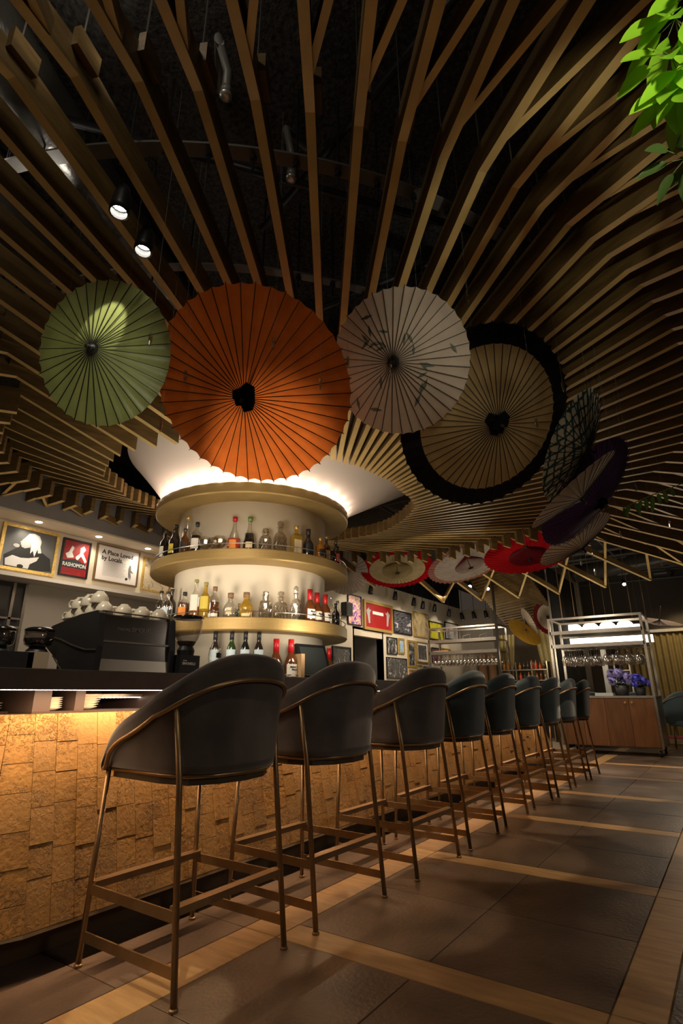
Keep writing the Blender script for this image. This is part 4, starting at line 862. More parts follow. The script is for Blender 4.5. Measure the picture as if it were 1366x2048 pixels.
# glass drops
DROPG = mat_glass('drop_glass', (.95, .93, .9), .9)
dl = [(-1.81, 1.17, 2.41, 'over the green umbrella'), (-1.44, 1.55, 2.46, 'over the upper half of the orange umbrella'), (-1.77, 1.34, 2.3, 'over the left side of the orange umbrella'), (-1.33, 1.76, 2.32, 'over the right side of the orange umbrella'), (-1.98, 1.39, 2.14, 'below the gap between the green and orange umbrellas'), (-.75, 2.22, 2.83, 'above the cream umbrella'), (-.46, 2.76, 2.5, 'left of the tie-dyed umbrella'), (-.59, 2.63, 2.26, 'low over the black-rimmed umbrella'), (-1.2, 2.21, 2.59, 'over the white leaf-printed umbrella'), (-1.38, 2.07, 2.63, 'where the orange and white umbrellas meet'), (-1.06, 2.38, 2.64, 'right side of the white leaf-printed umbrella'),
      (-.87, 4.81, 1.99, 'under the purple umbrella'), (-.78, 4.85, 1.9, 'lower right of the purple umbrella'), (-.3, 3.9, 2.25, 'beside the small green frond'), (-1.0, 6.2, 2.35, 'far, below the red umbrella'), (-.55, 4.9, 2.2, 'between the long slats at right'), (-.2, 5.2, 2.3, 'high between the long slats at right'), (-.4, 6.6, 2.25, 'far between the long slats at right')]
for x, y, z, l in dl:
    t = thing('glass_drop', 'slim clear glass drop on a thread, '+l, 'ornament', (x, y, z), 0, 'hanging glass drops')
    MB().lathe([(0, -.035), (.006, -.02), (.0085, .01), (.007, .03), (0, .038)], 7).build('drop', DROPG, t)
    MB().tube([(0, 0, .036), (0, 0, 3.955-z)], .0006, 4).build('thread', mat('thread', (.35, .33, .3), .5), t)

# ------------------------------------------------------------------ umbrellas
INKB = mat('rib_black', (.012, .010, .010), .5); CLOTHK = mat('black_cap_cloth', (.006, .006, .006), 1., spec=.05)
def umbrella(P, n, R, label, bands, H=.25, ribs=40, inverted=False, knot=None, rib_m=None, leaves=False, spin=0., handle=.18, strut_m=None, cone_r=.36):
    P = Vector(P); n = Vector(n).normalized(); t = thing('paper_umbrella', label, 'umbrella', P, 0, 'hanging paper umbrellas'); t.rotation_mode = 'QUATERNION'; t.rotation_quaternion = n.to_track_quat('Z', 'Y')
    rib_m = rib_m or INKB; sg = 1.
    # z axis = apex direction ; inverted means the hollow side faces n, so the apex is at -z
    def zz(r): q = (1-r/R); v = H*R*(q*.9+.1*q*q*(1 if q < 1 else 1)); return (-v+H*R if inverted else v)
    radii = [.035*R]; br = [x for x, _ in bands]
    rs = sorted(set([.035]+[i/9 for i in range(1, 10)]+br)); rs = [r for r in rs if r >= .035]
    sub = 4; na = ribs*sub; b = MB()
    for r in rs:
        for j in range(na):
            a = 2*PI*j/na+spin; ph = (j % sub)/sub; sag = math.sin(PI*ph); rr = R*r*(1-.018*sag*(r**3)); z = zz(R*r)-.016*R*sag*(r**1.5)*(1 if not inverted else -1)
            b.v.append((rr*math.cos(a), rr*math.sin(a), z))
    for i in range(len(rs)-1):
        rm = (rs[i]+rs[i+1])/2; mi = 0
        for k, (x, _) in enumerate(bands):
            if rm > x: mi = k+1
        mi = min(mi, len(bands)-1)
        for k, (x, _) in enumerate(bands):
            if rm <= x: mi = k; break
        for j in range(na): a = i*na+j; c = i*na+(j+1) % na; b.f.append((a, c, c+na, a+na)); b.m.append(mi)
    b.build('canopy', [m for _, m in bands], t, True)
    off = .004 if not inverted else -.004
    rb = MB(); rw = .0033*min(1, R/.42)**1.5; rb.bar((.04*R, 0, zz(.04*R)+off), (R*1.012, 0, zz(R)+off), rw, rw*1.4); me = rb.build('rib', rib_m, t, False).data
    first = t.children[-1]; first.rotation_euler = (0, 0, spin)
    for i in range(1, ribs):
        o = bpy.data.objects.new('rib', me); col.objects.link(o); o.parent = t; o.rotation_euler = (0, 0, spin+2*PI*i/ribs)
    za = zz(0)
    if inverted:
        MB().lathe([(0, za-.03*R), (.05*R, za-.02*R), (.06*R, za+.02*R), (0, za+.03*R)], 16).build('hub', INKB, t, True)
        MB().tube([(0, 0, za), (0, 0, za+R*1.0)], .007, 8).build('pole', mat('bamboo_pole', (.10, .05, .025), .5), t, True)
        sm = strut_m or INKB; zr = za+.34*R; b = MB()
        for i in range(ribs*2): a = 2*PI*i/(ribs*2)+spin; r1 = cone_r*R; b.bar((.04*R*math.cos(a), .04*R*math.sin(a), zr), (r1*math.cos(a), r1*math.sin(a), zz(r1)+.01), .0028, .0028)
        b.build('struts', sm, t); MB().lathe([(.035*R, zr-.03*R), (.05*R, zr), (.035*R, zr+.03*R)], 14).build('runner', INKB, t, True)
    else:
        if knot == 'cloth':
            b = MB(); rn = random.Random(int(R*1000)); m_ = 10
            for i in range(m_):
                a = 2*PI*i/m_; r1 = R*(.13 if i % 3 else .085)*(1+.25*rn.random()); b.v.append((r1*math.cos(a), r1*math.sin(a), za-.035*R+.01*rn.random()))
            b.v.append((0, 0, za+.035*R)); 
            for i in range(m_): b.f.append((i, (i+1) % m_, m_)); b.m.append(0)
            b.f.append(tuple(reversed(range(m_)))); b.m.append(0); b.build('cloth_cap', CLOTHK, t)
            for i in range(4): a = i*PI/2+.4; b = MB().cbox((.055*R*math.cos(a), .055*R*math.sin(a), za+.02*R), (.07*R, .07*R, .05*R), None); b.build('cap_knot', CLOTHK, t)
        else:
            MB().lathe([(.085*R, za-.03*R), (.08*R, za-.012*R), (.05*R, za+.005*R), (.045*R, za+.03*R), (.02*R, za+.05*R), (0, za+.05*R)], 20).build('hub', INKB, t, True)
        MB().tube([(0, 0, za-.02*R), (0, 0, za+.11*R)], .010, 8).build('tip', INKB, t, True)
        MB().tube([(0, 0, za-.05), (0, 0, -handle*R*2.2)], .009, 8).build('pole', mat('bamboo_pole', (.10, .05, .025), .5), t, True)
    Rm = t.rotation_quaternion.to_matrix().inverted(); wb = MB(); up = Rm @ Vector((0, 0, 1)); e = Vector((up.x, up.y, 0))
    e = e.normalized()*R*.9 if e.length > .2 else Vector((R*.5, 0, 0)); f = Vector((-e.y, e.x, 0))*.5
    for q in (e*.9+f, e*.9-f): q = Vector((q.x, q.y, zz(min(R, q.length)))); wb.tube([q, q+up*(3.955-(P+t.rotation_quaternion.to_matrix()@q).z)], .0006, 4)
    wb.build('hanging_wire', mat('thread', (.35, .33, .3), .5), t)
    if leaves:
        rn = random.Random(5); b = MB()
        for i in range(20):
            a = rn.uniform(0, 2*PI); r0 = R*rn.uniform(.25, .92); c = Vector((r0*math.cos(a), r0*math.sin(a), 0)); 
            for j in range(rn.choice((1, 2, 2))):
                g = rn.uniform(0, 2*PI); L = R*rn.uniform(.15, .23); u = Vector((math.cos(g), math.sin(g), 0)); v = Vector((-u.y, u.x, 0)); pts = [c, c+u*L*.5+v*L*.13, c+u*L, c+u*L*.5-v*L*.13]
                if max(q.length for q in pts) < R*.97: b.quad(*[(q.x, q.y, zz(q.length)+.005) for q in pts])
        o = b.build('printed_leaves', mat('leaf_print', (.14, .16, .11), .7), t)
    return t
pGreen = mat_paper('green_satin', (.34, .38, .12), .12, .16, 1)
pOrange = mat_paper('orange_paper', (.52, .135, .022), .55, .14)
pWhite = mat_paper('white_washi', (.66, .55, .42), .3, .08)
pCream = mat_paper('oiled_cream_paper', (.36, .26, .115), .4, .12)
pBlackP = mat_paper('black_paper', (.014, .014, .017), .05)
pPurple = mat_paper('purple_paper', (.055, .02, .07), .15)
pRed = mat_paper('red_paper', (.60, .012, .02), .35)
pMar = mat_paper('maroon_paper', (.20, .01, .015), .35)
pYel = mat_paper('pale_yellow_paper', (.72, .60, .34), .4)
pPale = mat_paper('pale_paper', (.62, .54, .46), .35)
pTie = mat_paper('tie_dyed_paper', (.62, .58, .44), .3, .1, 0, (.03, .075, .075))
C0 = Vector((0, 0, .95))
def closer(P, D0, D1): return C0+(Vector(P)-C0)*(D1/D0)
def um(P, D0, D1, n, R, *a, **k): return umbrella(closer(P, D0, D1), n, R*D1/D0, *a, **k)
um((-2.766, 1.486, 2.907), 3.7, 2.93, (.376, -.865, -.332), .443, 'green satin umbrella lit by a spotlight, leftmost of the hanging row', [(1., pGreen)], ribs=36, handle=.2)
um((-1.95, 1.937, 2.589), 3.2, 3.0, (.257, -.636, -.728), .572, 'large orange paper umbrella hanging in front of the white funnel', [(1., pOrange)], ribs=44, knot='cloth')
um((-1.499, 2.874, 3.118), 3.9, 3.15, (.124, -.855, -.503), .495, 'white umbrella with grey-green leaf prints', [(1., pWhite)], ribs=40, leaves=True)
um((-1.144, 3.555, 2.872), 4.2, 3.62, (.62, -.46, -.633), .682, 'cream umbrella with a broad black rim and black cloth cap', [(.79, pCream), (1., pBlackP)], ribs=48, knot='cloth')
umbrella((-.587, 3.536, 2.487), (.848, .007, -.529), .384, 'tie-dyed teal and cream umbrella turned sideways', [(1., pTie)], ribs=40, H=.28)
umbrella((-.626, 3.539, 2.184), (.566, .246, -.787), .346, 'small cream umbrella seen edge-on in front of the purple one', [(1., pWhite)], ribs=32, H=.22)
umbrella((-.628, 4.029, 2.313), (.71, -.057, -.702), .449, 'dark purple umbrella behind the small cream one', [(1., pPurple)], ribs=48, H=.3, knot='cloth', rib_m=mat('purple_rib', (.05, .02, .07), .5))
umbrella((-.849, 4.575, 2.128), (.508, .053, -.86), .33, 'greyish cream umbrella below the purple one', [(1., pWhite)], ribs=36, H=.3)
umbrella((-2.07, 7.719, 2.74), (.067, -.643, .763), 0.619, 'upturned red umbrella with a dark maroon centre', [(.45, pMar), (1., pRed)], ribs=44, inverted=True, H=.22, strut_m=mat('maroon_strut', (.12, .01, .012), .5), rib_m=mat('dark_red_rib', (.28, .01, .012), .5), cone_r=.45)
umbrella((-3.15, 8.25, 2.86), (-.031, -.659, .752), 0.682, 'upturned pale umbrella with a reddish rim patch and maroon strut cone', [(.85, pPale), (1., mat_paper('rosy_paper', (.48, .22, .18), .35))], ribs=44, inverted=True, H=.22, strut_m=mat('maroon_strut', (.12, .01, .012)))
umbrella((-4.46, 8.18, 2.93), (.30, -.62, .72), 0.638, 'upturned red and pale yellow umbrella with a yellow strut cone', [(.76, pYel), (1., pRed)], ribs=46, inverted=True, H=.2, strut_m=mat('yellow_strut', (.30, .22, .09), .5), cone_r=.42, rib_m=mat('thin_brown_rib', (.10, .05, .02), .5))
umbrella((-5.15, 7.6, 2.93), (.551, -.805, .05), 0.386, 'pale umbrella partly hidden behind the bottle column', [(1., pPale)], ribs=34, H=.15)

# ------------------------------------------------------------------ foliage at the right
LEAF = mat_paper('leaf_green', (.32, .62, .03), .4, .15, 1); LEAF2 = mat_paper('leaf_dark', (.06, .10, .02), .25, .15, 1)
def leaf(c, d, L, wd, m, par, name='leaf', up=(0, 0, 1), droop=.25):
    d = Vector(d).normalized(); s_ = d.cross(Vector(up)).normalized(); u = s_.cross(d); b = MB(); n = 8
    for i in range(n+1):
        t = i/n; w_ = wd*math.sin(PI*min(1, t**.8*1.0))**.8*.5+.0005; p = d*L*t-Vector((0, 0, 1))*droop*L*t*t
        b.v += [tuple(p-s_*w_+u*w_*.25), tuple(p), tuple(p+s_*w_+u*w_*.25)]
    for i in range(n):
        for j in (0, 1): a = 3*i+j; b.f.append((a, a+1, a+4, a+3)); b.m.append(0)
    return b.build(name, m, par, True, c)
def whorled_plant(root, branches, label, m, name, seed, L=.115, wd=.050):
    t = thing(name, label, 'plant', root); rn = random.Random(seed); r0 = Vector(root); b = MB()
    for br in branches:
        pts = [Vector(q)-r0 for q in br]; b.tube(pts, [.006]*(len(pts)-1)+[.003], 6)
    st = b.build('stem', mat('green_stem', (.12, .14, .04), .6), t, True)
    for br in branches:
        tip = Vector(br[-1])-r0; ax = (Vector(br[-1])-Vector(br[-2])).normalized()
        k = 8
        for i in range(k):
            a = 2*PI*i/k+rn.random()*.5; s_ = ax.cross(Vector((0, 1, 0))).normalized(); u = ax.cross(s_)
            d = (s_*math.cos(a)+u*math.sin(a))*1.0+ax*.35+Vector((0, 0, -.45)); d.normalize(); pet = .035+.02*rn.random()
            MB().tube([tip, tip+d*pet], .0012, 5).build('leaf_stalk', MATS['green_stem'], t)
            leaf(tip+d*pet, d+Vector((0, 0, -.25)), L*rn.uniform(.8, 1.15), wd*rn.uniform(.85, 1.1), m, t, up=(rn.uniform(-.2, .2)-.1, -1, -.1), droop=.1+.2*rn.random())
    return t
whorled_plant((.34, 1.22, 2.8), [[(.34, 1.22, 2.8), (.28, 1.24, 2.66), (.19, 1.24, 2.585)], [(.34, 1.22, 2.8), (.27, 1.28, 2.6), (.165, 1.28, 2.52)], [(.34, 1.22, 2.8), (.3, 1.3, 2.58), (.175, 1.335, 2.455)], [(.34, 1.22, 2.8), (.27, 1.27, 2.60), (.215, 1.28, 2.47)], [(.34, 1.22, 2.8), (.30, 1.22, 2.7), (.25, 1.22, 2.62)]],
              'bright green umbrella-leaved plant lit at the top right corner', LEAF, 'hanging_plant', 4)
whorled_plant((.36, 1.6, 2.7), [[(.36, 1.6, 2.7), (.30, 1.55, 2.45), (.155, 1.44, 2.335)], [(.36, 1.6, 2.7), (.32, 1.6, 2.45), (.22, 1.5, 2.36)]], 'dark shaded sprig below the bright plant at the right edge', LEAF2, 'hanging_plant', 9, .08, .030)
t = thing('fern_frond', 'small hanging green frond low at the right edge', 'plant', (-.02, 3.83, 2.2)); rn = random.Random(2)
st = [Vector((0, 0, 0)), Vector((-.08, 0, -.02)), Vector((-.2, -.01, -.05)), Vector((-.36, -.02, -.10))]
MB().tube(st, .003, 6).tube([Vector((0, 0, 0)), Vector((.12, 0, .15)), Vector((.2, 0, .5))], .004, 6).build('stem', MATS['green_stem'], t)
for i in range(9):
    q = i/8; p = st[1].lerp(st[3], q+.03*rn.random()); leaf(p, (rn.uniform(-.5, .3), rn.uniform(-.5, .5), -1), rn.uniform(.07, .11), .026, mat_paper('frond_green', (.08, .16, .03), .25, .1), t, up=(0, 1, .2), droop=0)

# ------------------------------------------------------------------ trolley and rack with hanging glasses
def lerp(a, b_, t): return a+(b_-a)*t
def glass_stem(loc, label, grp, s=1., inv=True):
    o = MB().lathe([(.032*s, 0), (.030*s, -.003), (.004, -.008), (.0035, -.085*s), (.012*s, -.095*s), (.034*s, -.12*s), (.040*s, -.15*s), (.036*s, -.19*s), (.030*s, -.215*s)], 10, caps=False).build('wine_glass', WG, None, True, loc); return tag(o, label, 'wine glass', grp)
WG = mat_glass('wine_glass_clear', (.88, .85, .80), .75)
WOOD = mat('walnut_door', (.15, .06, .02), .45, var=.25, scale=4, stretch=(4, 4, .6))
tx0, tx1, ty, ty2 = -2.56, -1.08, 10.3, 11.1
tro = thing('service_trolley', 'steel framed service trolley with walnut doors and wheels', 'trolley', ((tx0+tx1)/2, (ty+ty2)/2, 0)); TO = Vector(((tx0+tx1)/2, (ty+ty2)/2, 0))
def tl(x, y, z): return (x-TO.x, y-TO.y, z)
for x in (tx0, tx1):
    for y in (ty, ty2): MB().box(tl(x-.02, y-.02, .12), tl(x+.02, y+.02, 2.22)).build('post', STEEL, tro)
b = MB()
for y in (ty, ty2): b.box(tl(tx0, y-.018, 2.185), tl(tx1, y+.018, 2.22))
for x in (tx0, tx1): b.box(tl(x-.018, ty, 2.185), tl(x+.018, ty2, 2.22))
b.build('top_frame', STEEL, tro)
for z in (1.96, 1.73): MB().box(tl(tx0, ty-.02, z-.03), tl(tx1, ty+.012, z+.03)).box(tl(tx0, ty2-.012, z-.03), tl(tx1, ty2+.02, z+.03)).box(tl(tx0, ty, z-.01), tl(tx1, ty2, z+.005)).build('shelf', STEEL, tro)
MB().box(tl(tx0, ty-.01, .13), tl(tx1, ty2, .87)).build('cabinet', WOOD, tro)
for i in range(4):
    x = tx0+.02+(tx1-tx0-.04)*i/4; x2 = tx0+.02+(tx1-tx0-.04)*(i+1)/4
    d = MB().box(tl(x+.003, ty-.03, .14), tl(x2-.003, ty-.01, .86)).build('door', WOOD, tro)
    kx = x2-.05 if i % 2 == 0 else x+.05
    MB().lathe([(0, 0), (.008, 0), (.008, .012), (.016, .016), (.016, .026), (0, .028)], 12).build('knob', KG, d).matrix_local = Matrix.Translation(tl(kx, ty-.03, .80)) @ Matrix.Rotation(PI/2, 4, 'X')
MB().box(tl(tx0-.02, ty-.03, .87), tl(tx1+.02, ty2+.02, .90)).build('top_board', STEEL, tro)
MB().box(tl(tx1, ty+.02, .14), tl(tx1+.012, ty2-.02, .86)).build('side_panel', STEEL, tro)
for x in (tx0+.05, tx1-.05):
    for y in (ty+.05, ty2-.05):
        o = MB().tube([tl(x-.015, y, .05), tl(x+.015, y, .05)], .05, 16).build('castor_wheel', BLACK, tro, True); MB().box(tl(x-.025, y-.02, .05), tl(x+.025, y+.02, .13)).build('castor_fork', STEEL, o)
b = MB()
for i in range(9): x = tx0+.10+i*.165; b.box(tl(x-.012, ty+.04, 1.695), tl(x+.012, ty2-.04, 1.70))
b.build('glass_rails', STEEL, tro)
for i in range(8):
    for j in range(4): glass_stem((tx0+.185+i*.165, ty+.10+j*.18, 1.70), 'wine glass hanging under the trolley shelf, %s from the left in the %s row' % (ORD[i], ROWN[j]), 'wine glasses hanging under the trolley shelf', 1.38)
# white lamp drums behind the trolley
lb = mat('lit_panel', (1, 1, 1), emit=(1, .90, .72), es=3.2)
def lit_bar(x0, x1, z0, z1, arches, label):
    t = thing('light_box', label, 'lamp', (x0, 12.5, z0)); MB().box((0, -.05, 0), (x1-x0, .05, z1-z0)).build('diffuser', lb, t)
    for i in range(arches):
        cx = (x1-x0)*(i+.5)/arches*.92+.02; r = (x1-x0)/arches*.40; b = MB(); n = 12; P = [(cx+r*math.cos(PI*k/n), z1-z0+r*.62*math.sin(PI*k/n)) for k in range(n+1)]
        ext(P, -.04, .04, 'arch_panel', lb, t)
    if arches:
        b = MB()
        for i in range(17): b.box((.45+i*.045, -.056, .04), (.456+i*.045, -.051, .11))
        b.build('dark_slots', BLACK, t)
lit_bar(-2.78, -1.35, 2.13, 2.26, 4, 'upper white light box with arched panels behind the trolley frame'); lit_bar(-2.80, -1.15, 1.90, 2.04, 0, 'lower plain white light box behind the trolley frame')
o = MB().box((-2.35, 10.5, 1.736), (-1.95, 10.8, 1.765)).build('wooden_board', mat('copper_wood', (.35, .14, .06), .5)); tag(o, 'flat copper-brown board lying on the lower trolley shelf', 'board')
def pot(x, y, z, colr, label, s=1.):
    t = thing('flower_pot', label, 'potted flowers', (x, y, z)); MB().lathe([(0, 0), (.07*s, 0), (.09*s, .13*s), (.085*s, .13*s), (.06*s, .02), (0, .02)], 16).build('pot', mat('dark_pot', (.03, .03, .03), .5), t, True)
    rn = random.Random(label); m_ = mat(colr[0], colr[1], .7)
    for i in range(22):
        a = rn.uniform(0, 2*PI); d = (math.cos(a), math.sin(a), .35+rn.random()*.4); leaf((0, 0, .12*s), d, .17*s, .06*s, MATS['frond_green'], t, droop=.3)
    for i in range(9):
        a = 2*PI*i/9+rn.random(); r = (.11 if i else 0)*s*rn.uniform(.7, 1.1); c = Vector((r*math.cos(a), r*math.sin(a), (.29-.05*(i % 3))*s)); b = MB()
        for k in range(60):
            g, h_ = rn.uniform(0, 2*PI), rn.uniform(-1.2, 1.5); u = Vector((math.cos(g)*math.cos(h_), math.sin(g)*math.cos(h_), math.sin(h_))); p = c+u*.058*s; e1 = u.orthogonal().normalized()*.014*s; e2 = u.cross(e1); b.quad(p-e1-e2, p+e1-e2, p+e1+e2, p-e1+e2)
        b.build('flower_head', m_, t)
pot(-1.56, 10.55, .902, ('lilac_petals', (.30, .26, .62)), 'pot of lilac hydrangeas on the trolley', 1.25); pot(-1.30, 10.60, .902, ('blue_petals', (.12, .12, .75)), 'pot of deep blue hydrangeas on the trolley', 1.0)
# tray on the trolley
o = MB().box((-1.98, 10.45, .902), (-1.70, 10.7, .95)).build('folded_napkins', mat('pale_cloth', (.45, .50, .48), .8)); tag(o, 'pale stack of folded napkins on the trolley top', 'napkins')

rx0, rx1, ry, ry2 = -5.77, -4.10, 12.0, 12.6
rk = thing('glass_rack', 'tall steel rack of hanging glasses in front of the greige wall', 'rack', ((rx0+rx1)/2, 12.3, 0)); RO = Vector(((rx0+rx1)/2, 12.3, 0))
def rl(x, y, z): return (x-RO.x, y-RO.y, z)
for x in (rx0, rx1):
    for y in (ry, ry2): MB().box(rl(x-.02, y-.02, 0), rl(x+.02, y+.02, 2.42)).build('post', STEEL, rk)
b = MB()
for y in (ry, ry2): b.box(rl(rx0, y-.015, 2.385), rl(rx1, y+.015, 2.42))
for x in (rx0, rx1): b.box(rl(x-.015, ry, 2.385), rl(x+.015, ry2, 2.42))
b.build('top_frame', STEEL, rk)
for z in (2.10, 1.84): MB().box(rl(rx0, ry-.02, z-.035), rl(rx1, ry+.01, z+.035)).box(rl(rx0, ry, z-.01), rl(rx1, ry2, z+.005)).build('shelf', STEEL, rk)
MB().box(rl(rx0, ry, .02), rl(rx1, ry2, .95)).build('cabinet', WOOD, rk)
for x in (-4.95, -4.55): 
    o = MB().tube([(x, 12.1, 2.106), (x, 12.1, 2.2), (x+.17, 12.1, 2.24), (x+.17, 12.1, 2.106)], .009, 6).build('menu_stand', PALEM); tag(o, 'bent wire stand on the upper rack shelf, %s' % ('left' if x < -4.7 else 'right'), 'stand')
o = MB().box((-5.1, 12.05, 1.846), (-4.6, 12.5, 1.875)).build('folded_linen', mat('white_linen', (.6, .56, .5), .8)); tag(o, 'folded white linen on the lower rack shelf', 'linen')
o = MB().box((-5.68, 12.05, 1.846), (-5.32, 12.4, 1.90)).build('wooden_tray', mat('tray_wood', (.38, .2, .09), .5)); tag(o, 'brown wooden tray at the left of the lower rack shelf', 'tray')
for i in range(17):
    for j in range(3): glass_stem((rx0+.10+i*.092, ry+.08+j*.18, 1.80), 'wine glass hanging under the rack shelf, %s from the left in the %s row' % (ORD[i], ROWN[j]), 'wine glasses hanging under the tall rack shelf', 1.15)
# round timber rolls under the rack, seen as brown columns against the wall
cw = thing('fluted_panel', 'brown fluted panel of half-round columns below the hanging glasses', 'panel', (-5.0, 15.2, 0))
for i in range(9): MB().tube([(-.95+i*.28, 0, 0), (-.95+i*.28, 0, 2.0)], .11, 14).build('flute', mat('fluted_brown', (.30, .15, .07), .5) if i % 3 else mat('fluted_tan', (.42, .34, .24), .6), cw, True)

# ------------------------------------------------------------------ alcove between rack and trolley
CURT = mat('olive_gold_curtain', (.13, .09, .03), .75, var=.1)
def curtain(x0, x1, y, z0, z1, label, gather=None, n=14, m=CURT, amp=.045):
    t = thing('curtain', label, 'curtain', ((x0+x1)/2, y, z0)); b = MB(); k = n*6; H_ = z1-z0; rows_ = 8
    for r in range(rows_+1):
        f = r/rows_; zz_ = H_*f
        for i in range(k+1):
            u = i/k; x = x0+(x1-x0)*u
            if gather is not None: x = lerp(gather, x, .25+.75*f**.8)
            b.v.append((x-(x0+x1)/2, amp*math.sin(u*n*2*PI)*(1-.3*f)+.01*math.sin(u*31), zz_))
    for r in range(rows_):
        for i in range(k): a = r*(k+1)+i; b.f.append((a, a+1, a+k+2, a+k+1)); b.m.append(0)
    b.build('cloth', m, t, True); return t
alc = struct(MB().box((-4.75, 13.6, 0), (-2.6, 13.7, 3.9)).build('wall_alcove', mat('alcove_dark', (.07, .05, .03), .6)), 'dark back wall of the alcove between rack and trolley', 'wall')
struct(MB().box((-3.80, 11.0, 0), (-3.76, 11.05, 3.7)).build('trim_5', mat('dark_metal_reveal', (.05, .045, .04), .4, .4)), 'dark edge of the alcove opening, left side', 'reveal')
struct(MB().box((-2.74, 11.2, 0), (-2.71, 11.23, 3.4)).build('trim_6', STEEL), 'thin steel edge of the alcove opening, right side', 'reveal')
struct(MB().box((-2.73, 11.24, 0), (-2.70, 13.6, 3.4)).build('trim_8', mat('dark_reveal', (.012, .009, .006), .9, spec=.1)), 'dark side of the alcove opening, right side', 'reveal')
sc = thing('slatted_soffit', 'brown slats lining the upper part of the alcove', 'ceiling slats', (-3.66, 12.6, 3.40))
for i in range(20):
    y = -1.35+i*.12; MB().beam([(-.75, y, -.10-.04*i), (-.1+.02*i, y, .02-.04*i), (.62, y+.02, -.25-.04*i)], .02, .08, 1).build('slat', [SLAT, mat('alcove_slat_lit_edge', (.42, .28, .10), .5)], sc)  # bottom edges coloured lighter to carry bounce light
umbrella((-3.44, 12.2, 2.42), (-.8, -.45, -.4), .33, 'white umbrella standing in the alcove behind the golden one', [(1., pWhite)], ribs=30, H=.2)
umbrella((-3.47, 11.9, 2.19), (.66, -.35, .62), .38, 'golden yellow umbrella tilted in the alcove', [(1., mat_paper('gold_paper', (.45, .25, .03), .3))], ribs=36, H=.12, rib_m=mat('gold_rib', (.35, .2, .03), .5))
umbrella((-3.10, 12.6, 2.55), (-.3, -.9, -.2), .40, 'umbrella with a dark red rim at the right of the alcove', [(.72, pWhite), (1., pMar)], ribs=30, H=.15)
curtain(-4.45, -4.0, 12.9, .0, 2.25, 'pale gold curtain tied back on the left of the alcove', gather=-4.42, n=5, m=mat('pale_gold_curtain', (.42, .34, .16), .7))
curtain(-3.62, -3.12, 13.1, .0, 2.35, 'pale gold curtain on the right of the alcove', gather=-3.14, n=4, m=MATS['pale_gold_curtain'])
sh = thing('back_bar_shelf', 'low steel shelf crowded with small bottles in the alcove', 'shelf', (-3.72, 12.5, 0))
for z in (1.2, 1.42): MB().box((-.5, -.12, z), (.5, .12, z+.02)).build('shelf_board', STEEL, sh)
for x in (-.5, -.17, .17, .5): MB().box((x-.01, -.12, 0), (x+.01, .12, 1.6)).build('post', STEEL, sh)
rn = random.Random(8)
cs = (('dark', 'dark'), ('brown', 'brown'), ('clear', 'clear'), ('amber', 'amber'), ('red', 'red'))
for zi, z in enumerate((1.22, 1.44)):
    for i in range(11):
        x = -4.17+i*.088; q = cs[rn.randrange(5)]; hh = rn.uniform(.14, .21)
        o = MB().lathe([(a*.03, c*hh) for a, c in SHAPES['round']]+[(0, hh)], 10).build('bottle', LQ[q[0]], None, True, (x, 12.45, z)); tag(o, 'small bottle on the alcove shelf, %s from the left in the %s row' % (ORD[i], ('lower', 'upper')[zi]), 'bottle', 'alcove bottles, %s row' % ('lower', 'upper')[zi])

# ------------------------------------------------------------------ lounge at the far right
curtain(-2.3, 1.2, 15.6, 0, 2.35, 'long olive gold curtain across the far right', n=26)
struct(MB().box((-3.6, 15.75, 0), (4.5, 15.85, 3.95)).build('wall_far', mat('far_dark_wall', (.04, .03, .02), .8)), 'dark wall behind the far curtain', 'wall')
struct(MB().box((-2.4, 15.5, 2.35), (1.4, 15.7, 2.42)).build('trim_7', STEEL), 'curtain track cover along the far wall', 'track')
pl = thing('white_pillar', 'slim white pillar leaning out of line behind the trolley', 'pillar', (-2.25, 13.4, 0)); MB().box((-.05, -.05, 0), (.05, .05, 2.1)).build('shaft', WHITE, pl)
ld = thing('white_shelf_ladder', 'pale shelf ladder seen through the trolley frame', 'shelf', (-1.95, 13.6, 0))
for x in (-.15, .15): MB().box((x-.012, -.02, 0), (x+.012, .02, 1.75)).build('rail', WHITE, ld)
for z in (.9, 1.15, 1.40, 1.62): MB().box((-.15, -.08, z), (.15, .08, z+.02)).build('shelf', WHITE, ld)
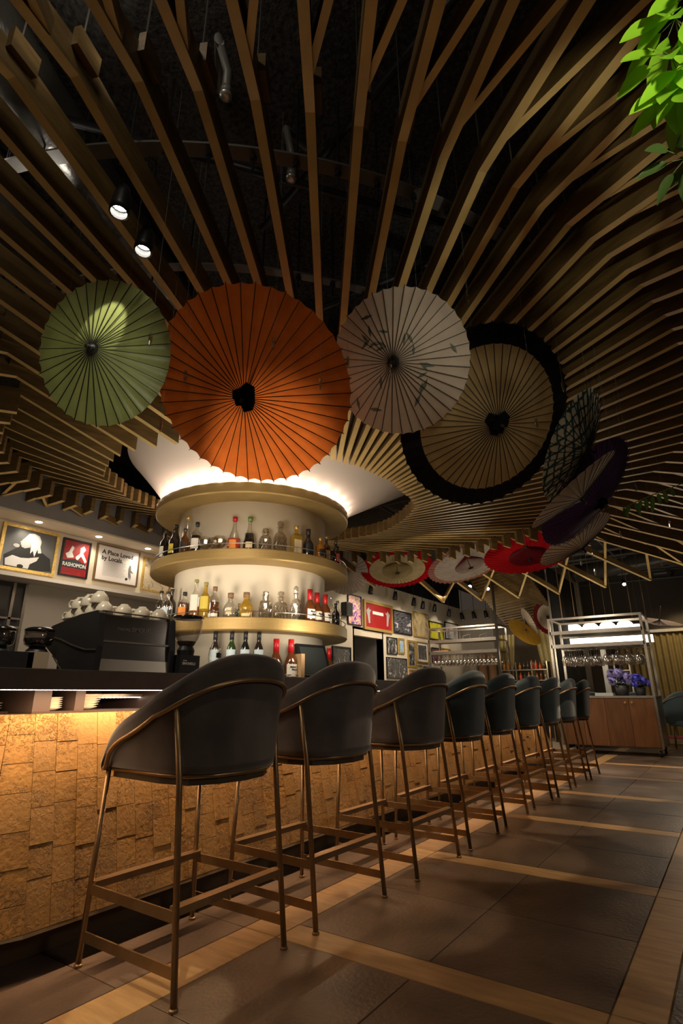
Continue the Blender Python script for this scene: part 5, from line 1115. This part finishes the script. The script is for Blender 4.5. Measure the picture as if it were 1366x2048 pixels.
def lounge_chair(x, y, rz, label):
    t = thing('lounge_chair', label, 'chair', (x, y, 0), rz, 'blue lounge chairs beyond the trolley'); b = MB(); n = 30
    for i in range(n+1):
        a = R_(-105+210*i/n); u, v = math.sin(a)*.33, -math.cos(a)*.28; top = .80+.17*math.cos(a)**2*(1 if math.cos(a) > 0 else .2)
        for k, z in ((1, .42), (1.06, top-.03), (1.0, top), (.88, top-.03), (.86, .42)): b.v.append((u*k, v*k, z))
    for i in range(n):
        for j in range(5): a = i*5+j; c = i*5+(j+1) % 5; b.f.append((a, a+5, c+5, c)); b.m.append(0)
    b.f += [tuple(range(5)), tuple(n*5+j for j in reversed(range(5)))]; b.m += [0, 0]
    b.build('backrest', mat('teal_velvet', (.13, .20, .23), .7, sheen=.4), t, True); MB().lathe([(0, .38), (.29, .38), (.30, .40), (.30, .46), (.27, .49), (0, .49)], 24).build('seat', MATS['teal_velvet'], t, True)
    MB().tube([(math.sin(R_(-100+200*i/24))*.362, -math.cos(R_(-100+200*i/24))*.305, .74+.15*math.cos(R_(-100+200*i/24))**2) for i in range(25)], .009, 6).build('rail', BRASS, t, True)
    for sx, sy in ((-1, -1), (1, -1), (1, 1), (-1, 1)): MB().tube([(sx*.25, sy*.22, 0), (sx*.21, sy*.19, .39)], .012, 8).build('leg', BRASS, t, True)
lounge_chair(-1.56, 12.35, 0, 'blue lounge chair seen through the trolley frame'); lounge_chair(-.82, 12.15, .1, 'blue lounge chair right of the trolley'); lounge_chair(-2.34, 12.25, 0, 'pale blue chair behind the napkins')
lt = thing('dining_table', 'far dining table with small glasses behind the blue chairs', 'table', (-.7, 13.1, 0)); MB().box((-1.2, -.35, .73), (1.3, .35, .76)).build('table_top', mat('pale_table', (.35, .33, .3), .4), lt)
for x in (-1.1, 1.2): MB().lathe([(.2, 0), (.2, .015), (.03, .03), (.03, .73)], 14, (x, 0, 0)).build('pedestal', BLACK, lt)
for i, x in enumerate((-1.15, -.95, -.62)):
    o = MB().lathe([(0, 0), (.03, 0), (.035, .1)], 12, caps=False).build('tumbler', CUT, None, True, (x, 12.95, .761)); tag(o, 'small tumbler on the far dining table, %s of three' % ('left', 'middle', 'right')[i], 'glass', 'tumblers on the far table')
o = MB().box((-1.8, 14.6, .001), (1.6, 15.4, .008)).build('rug', mat('maroon_rug', (.16, .01, .03), .9)); tag(o, 'maroon rug at the far right', 'rug')
umbrella((-1.05, 12.9, 2.22), (.25, -.2, .95), .42, 'greyish pink umbrella behind the trolley top', [(1., mat_paper('grey_pink_paper', (.36, .28, .25), .35))], ribs=34, inverted=True, H=.25)
RODX = (-2.45, -2.2, -1.95, -2.6, -1.6, -1.35, -2.3, -1.15, -1.9)
for i, (x, y) in enumerate(((-2.45, 10.9), (-2.2, 10.8), (-1.95, 11.3), (-2.6, 11.6), (-1.6, 11.2), (-1.35, 11.6), (-2.3, 11.9), (-1.15, 11.9), (-1.9, 12.2))):
    t = thing('hanging_rod', 'thin brass rod hanging above the trolley, %s from the left' % ORD[sorted(RODX).index(x)], 'rod', (x, y, 2.30), 0, 'thin brass rods above the trolley'); MB().tube([(0, 0, 0), (0, 0, 1.655)], .006, 6).build('rod', BRASS, t)
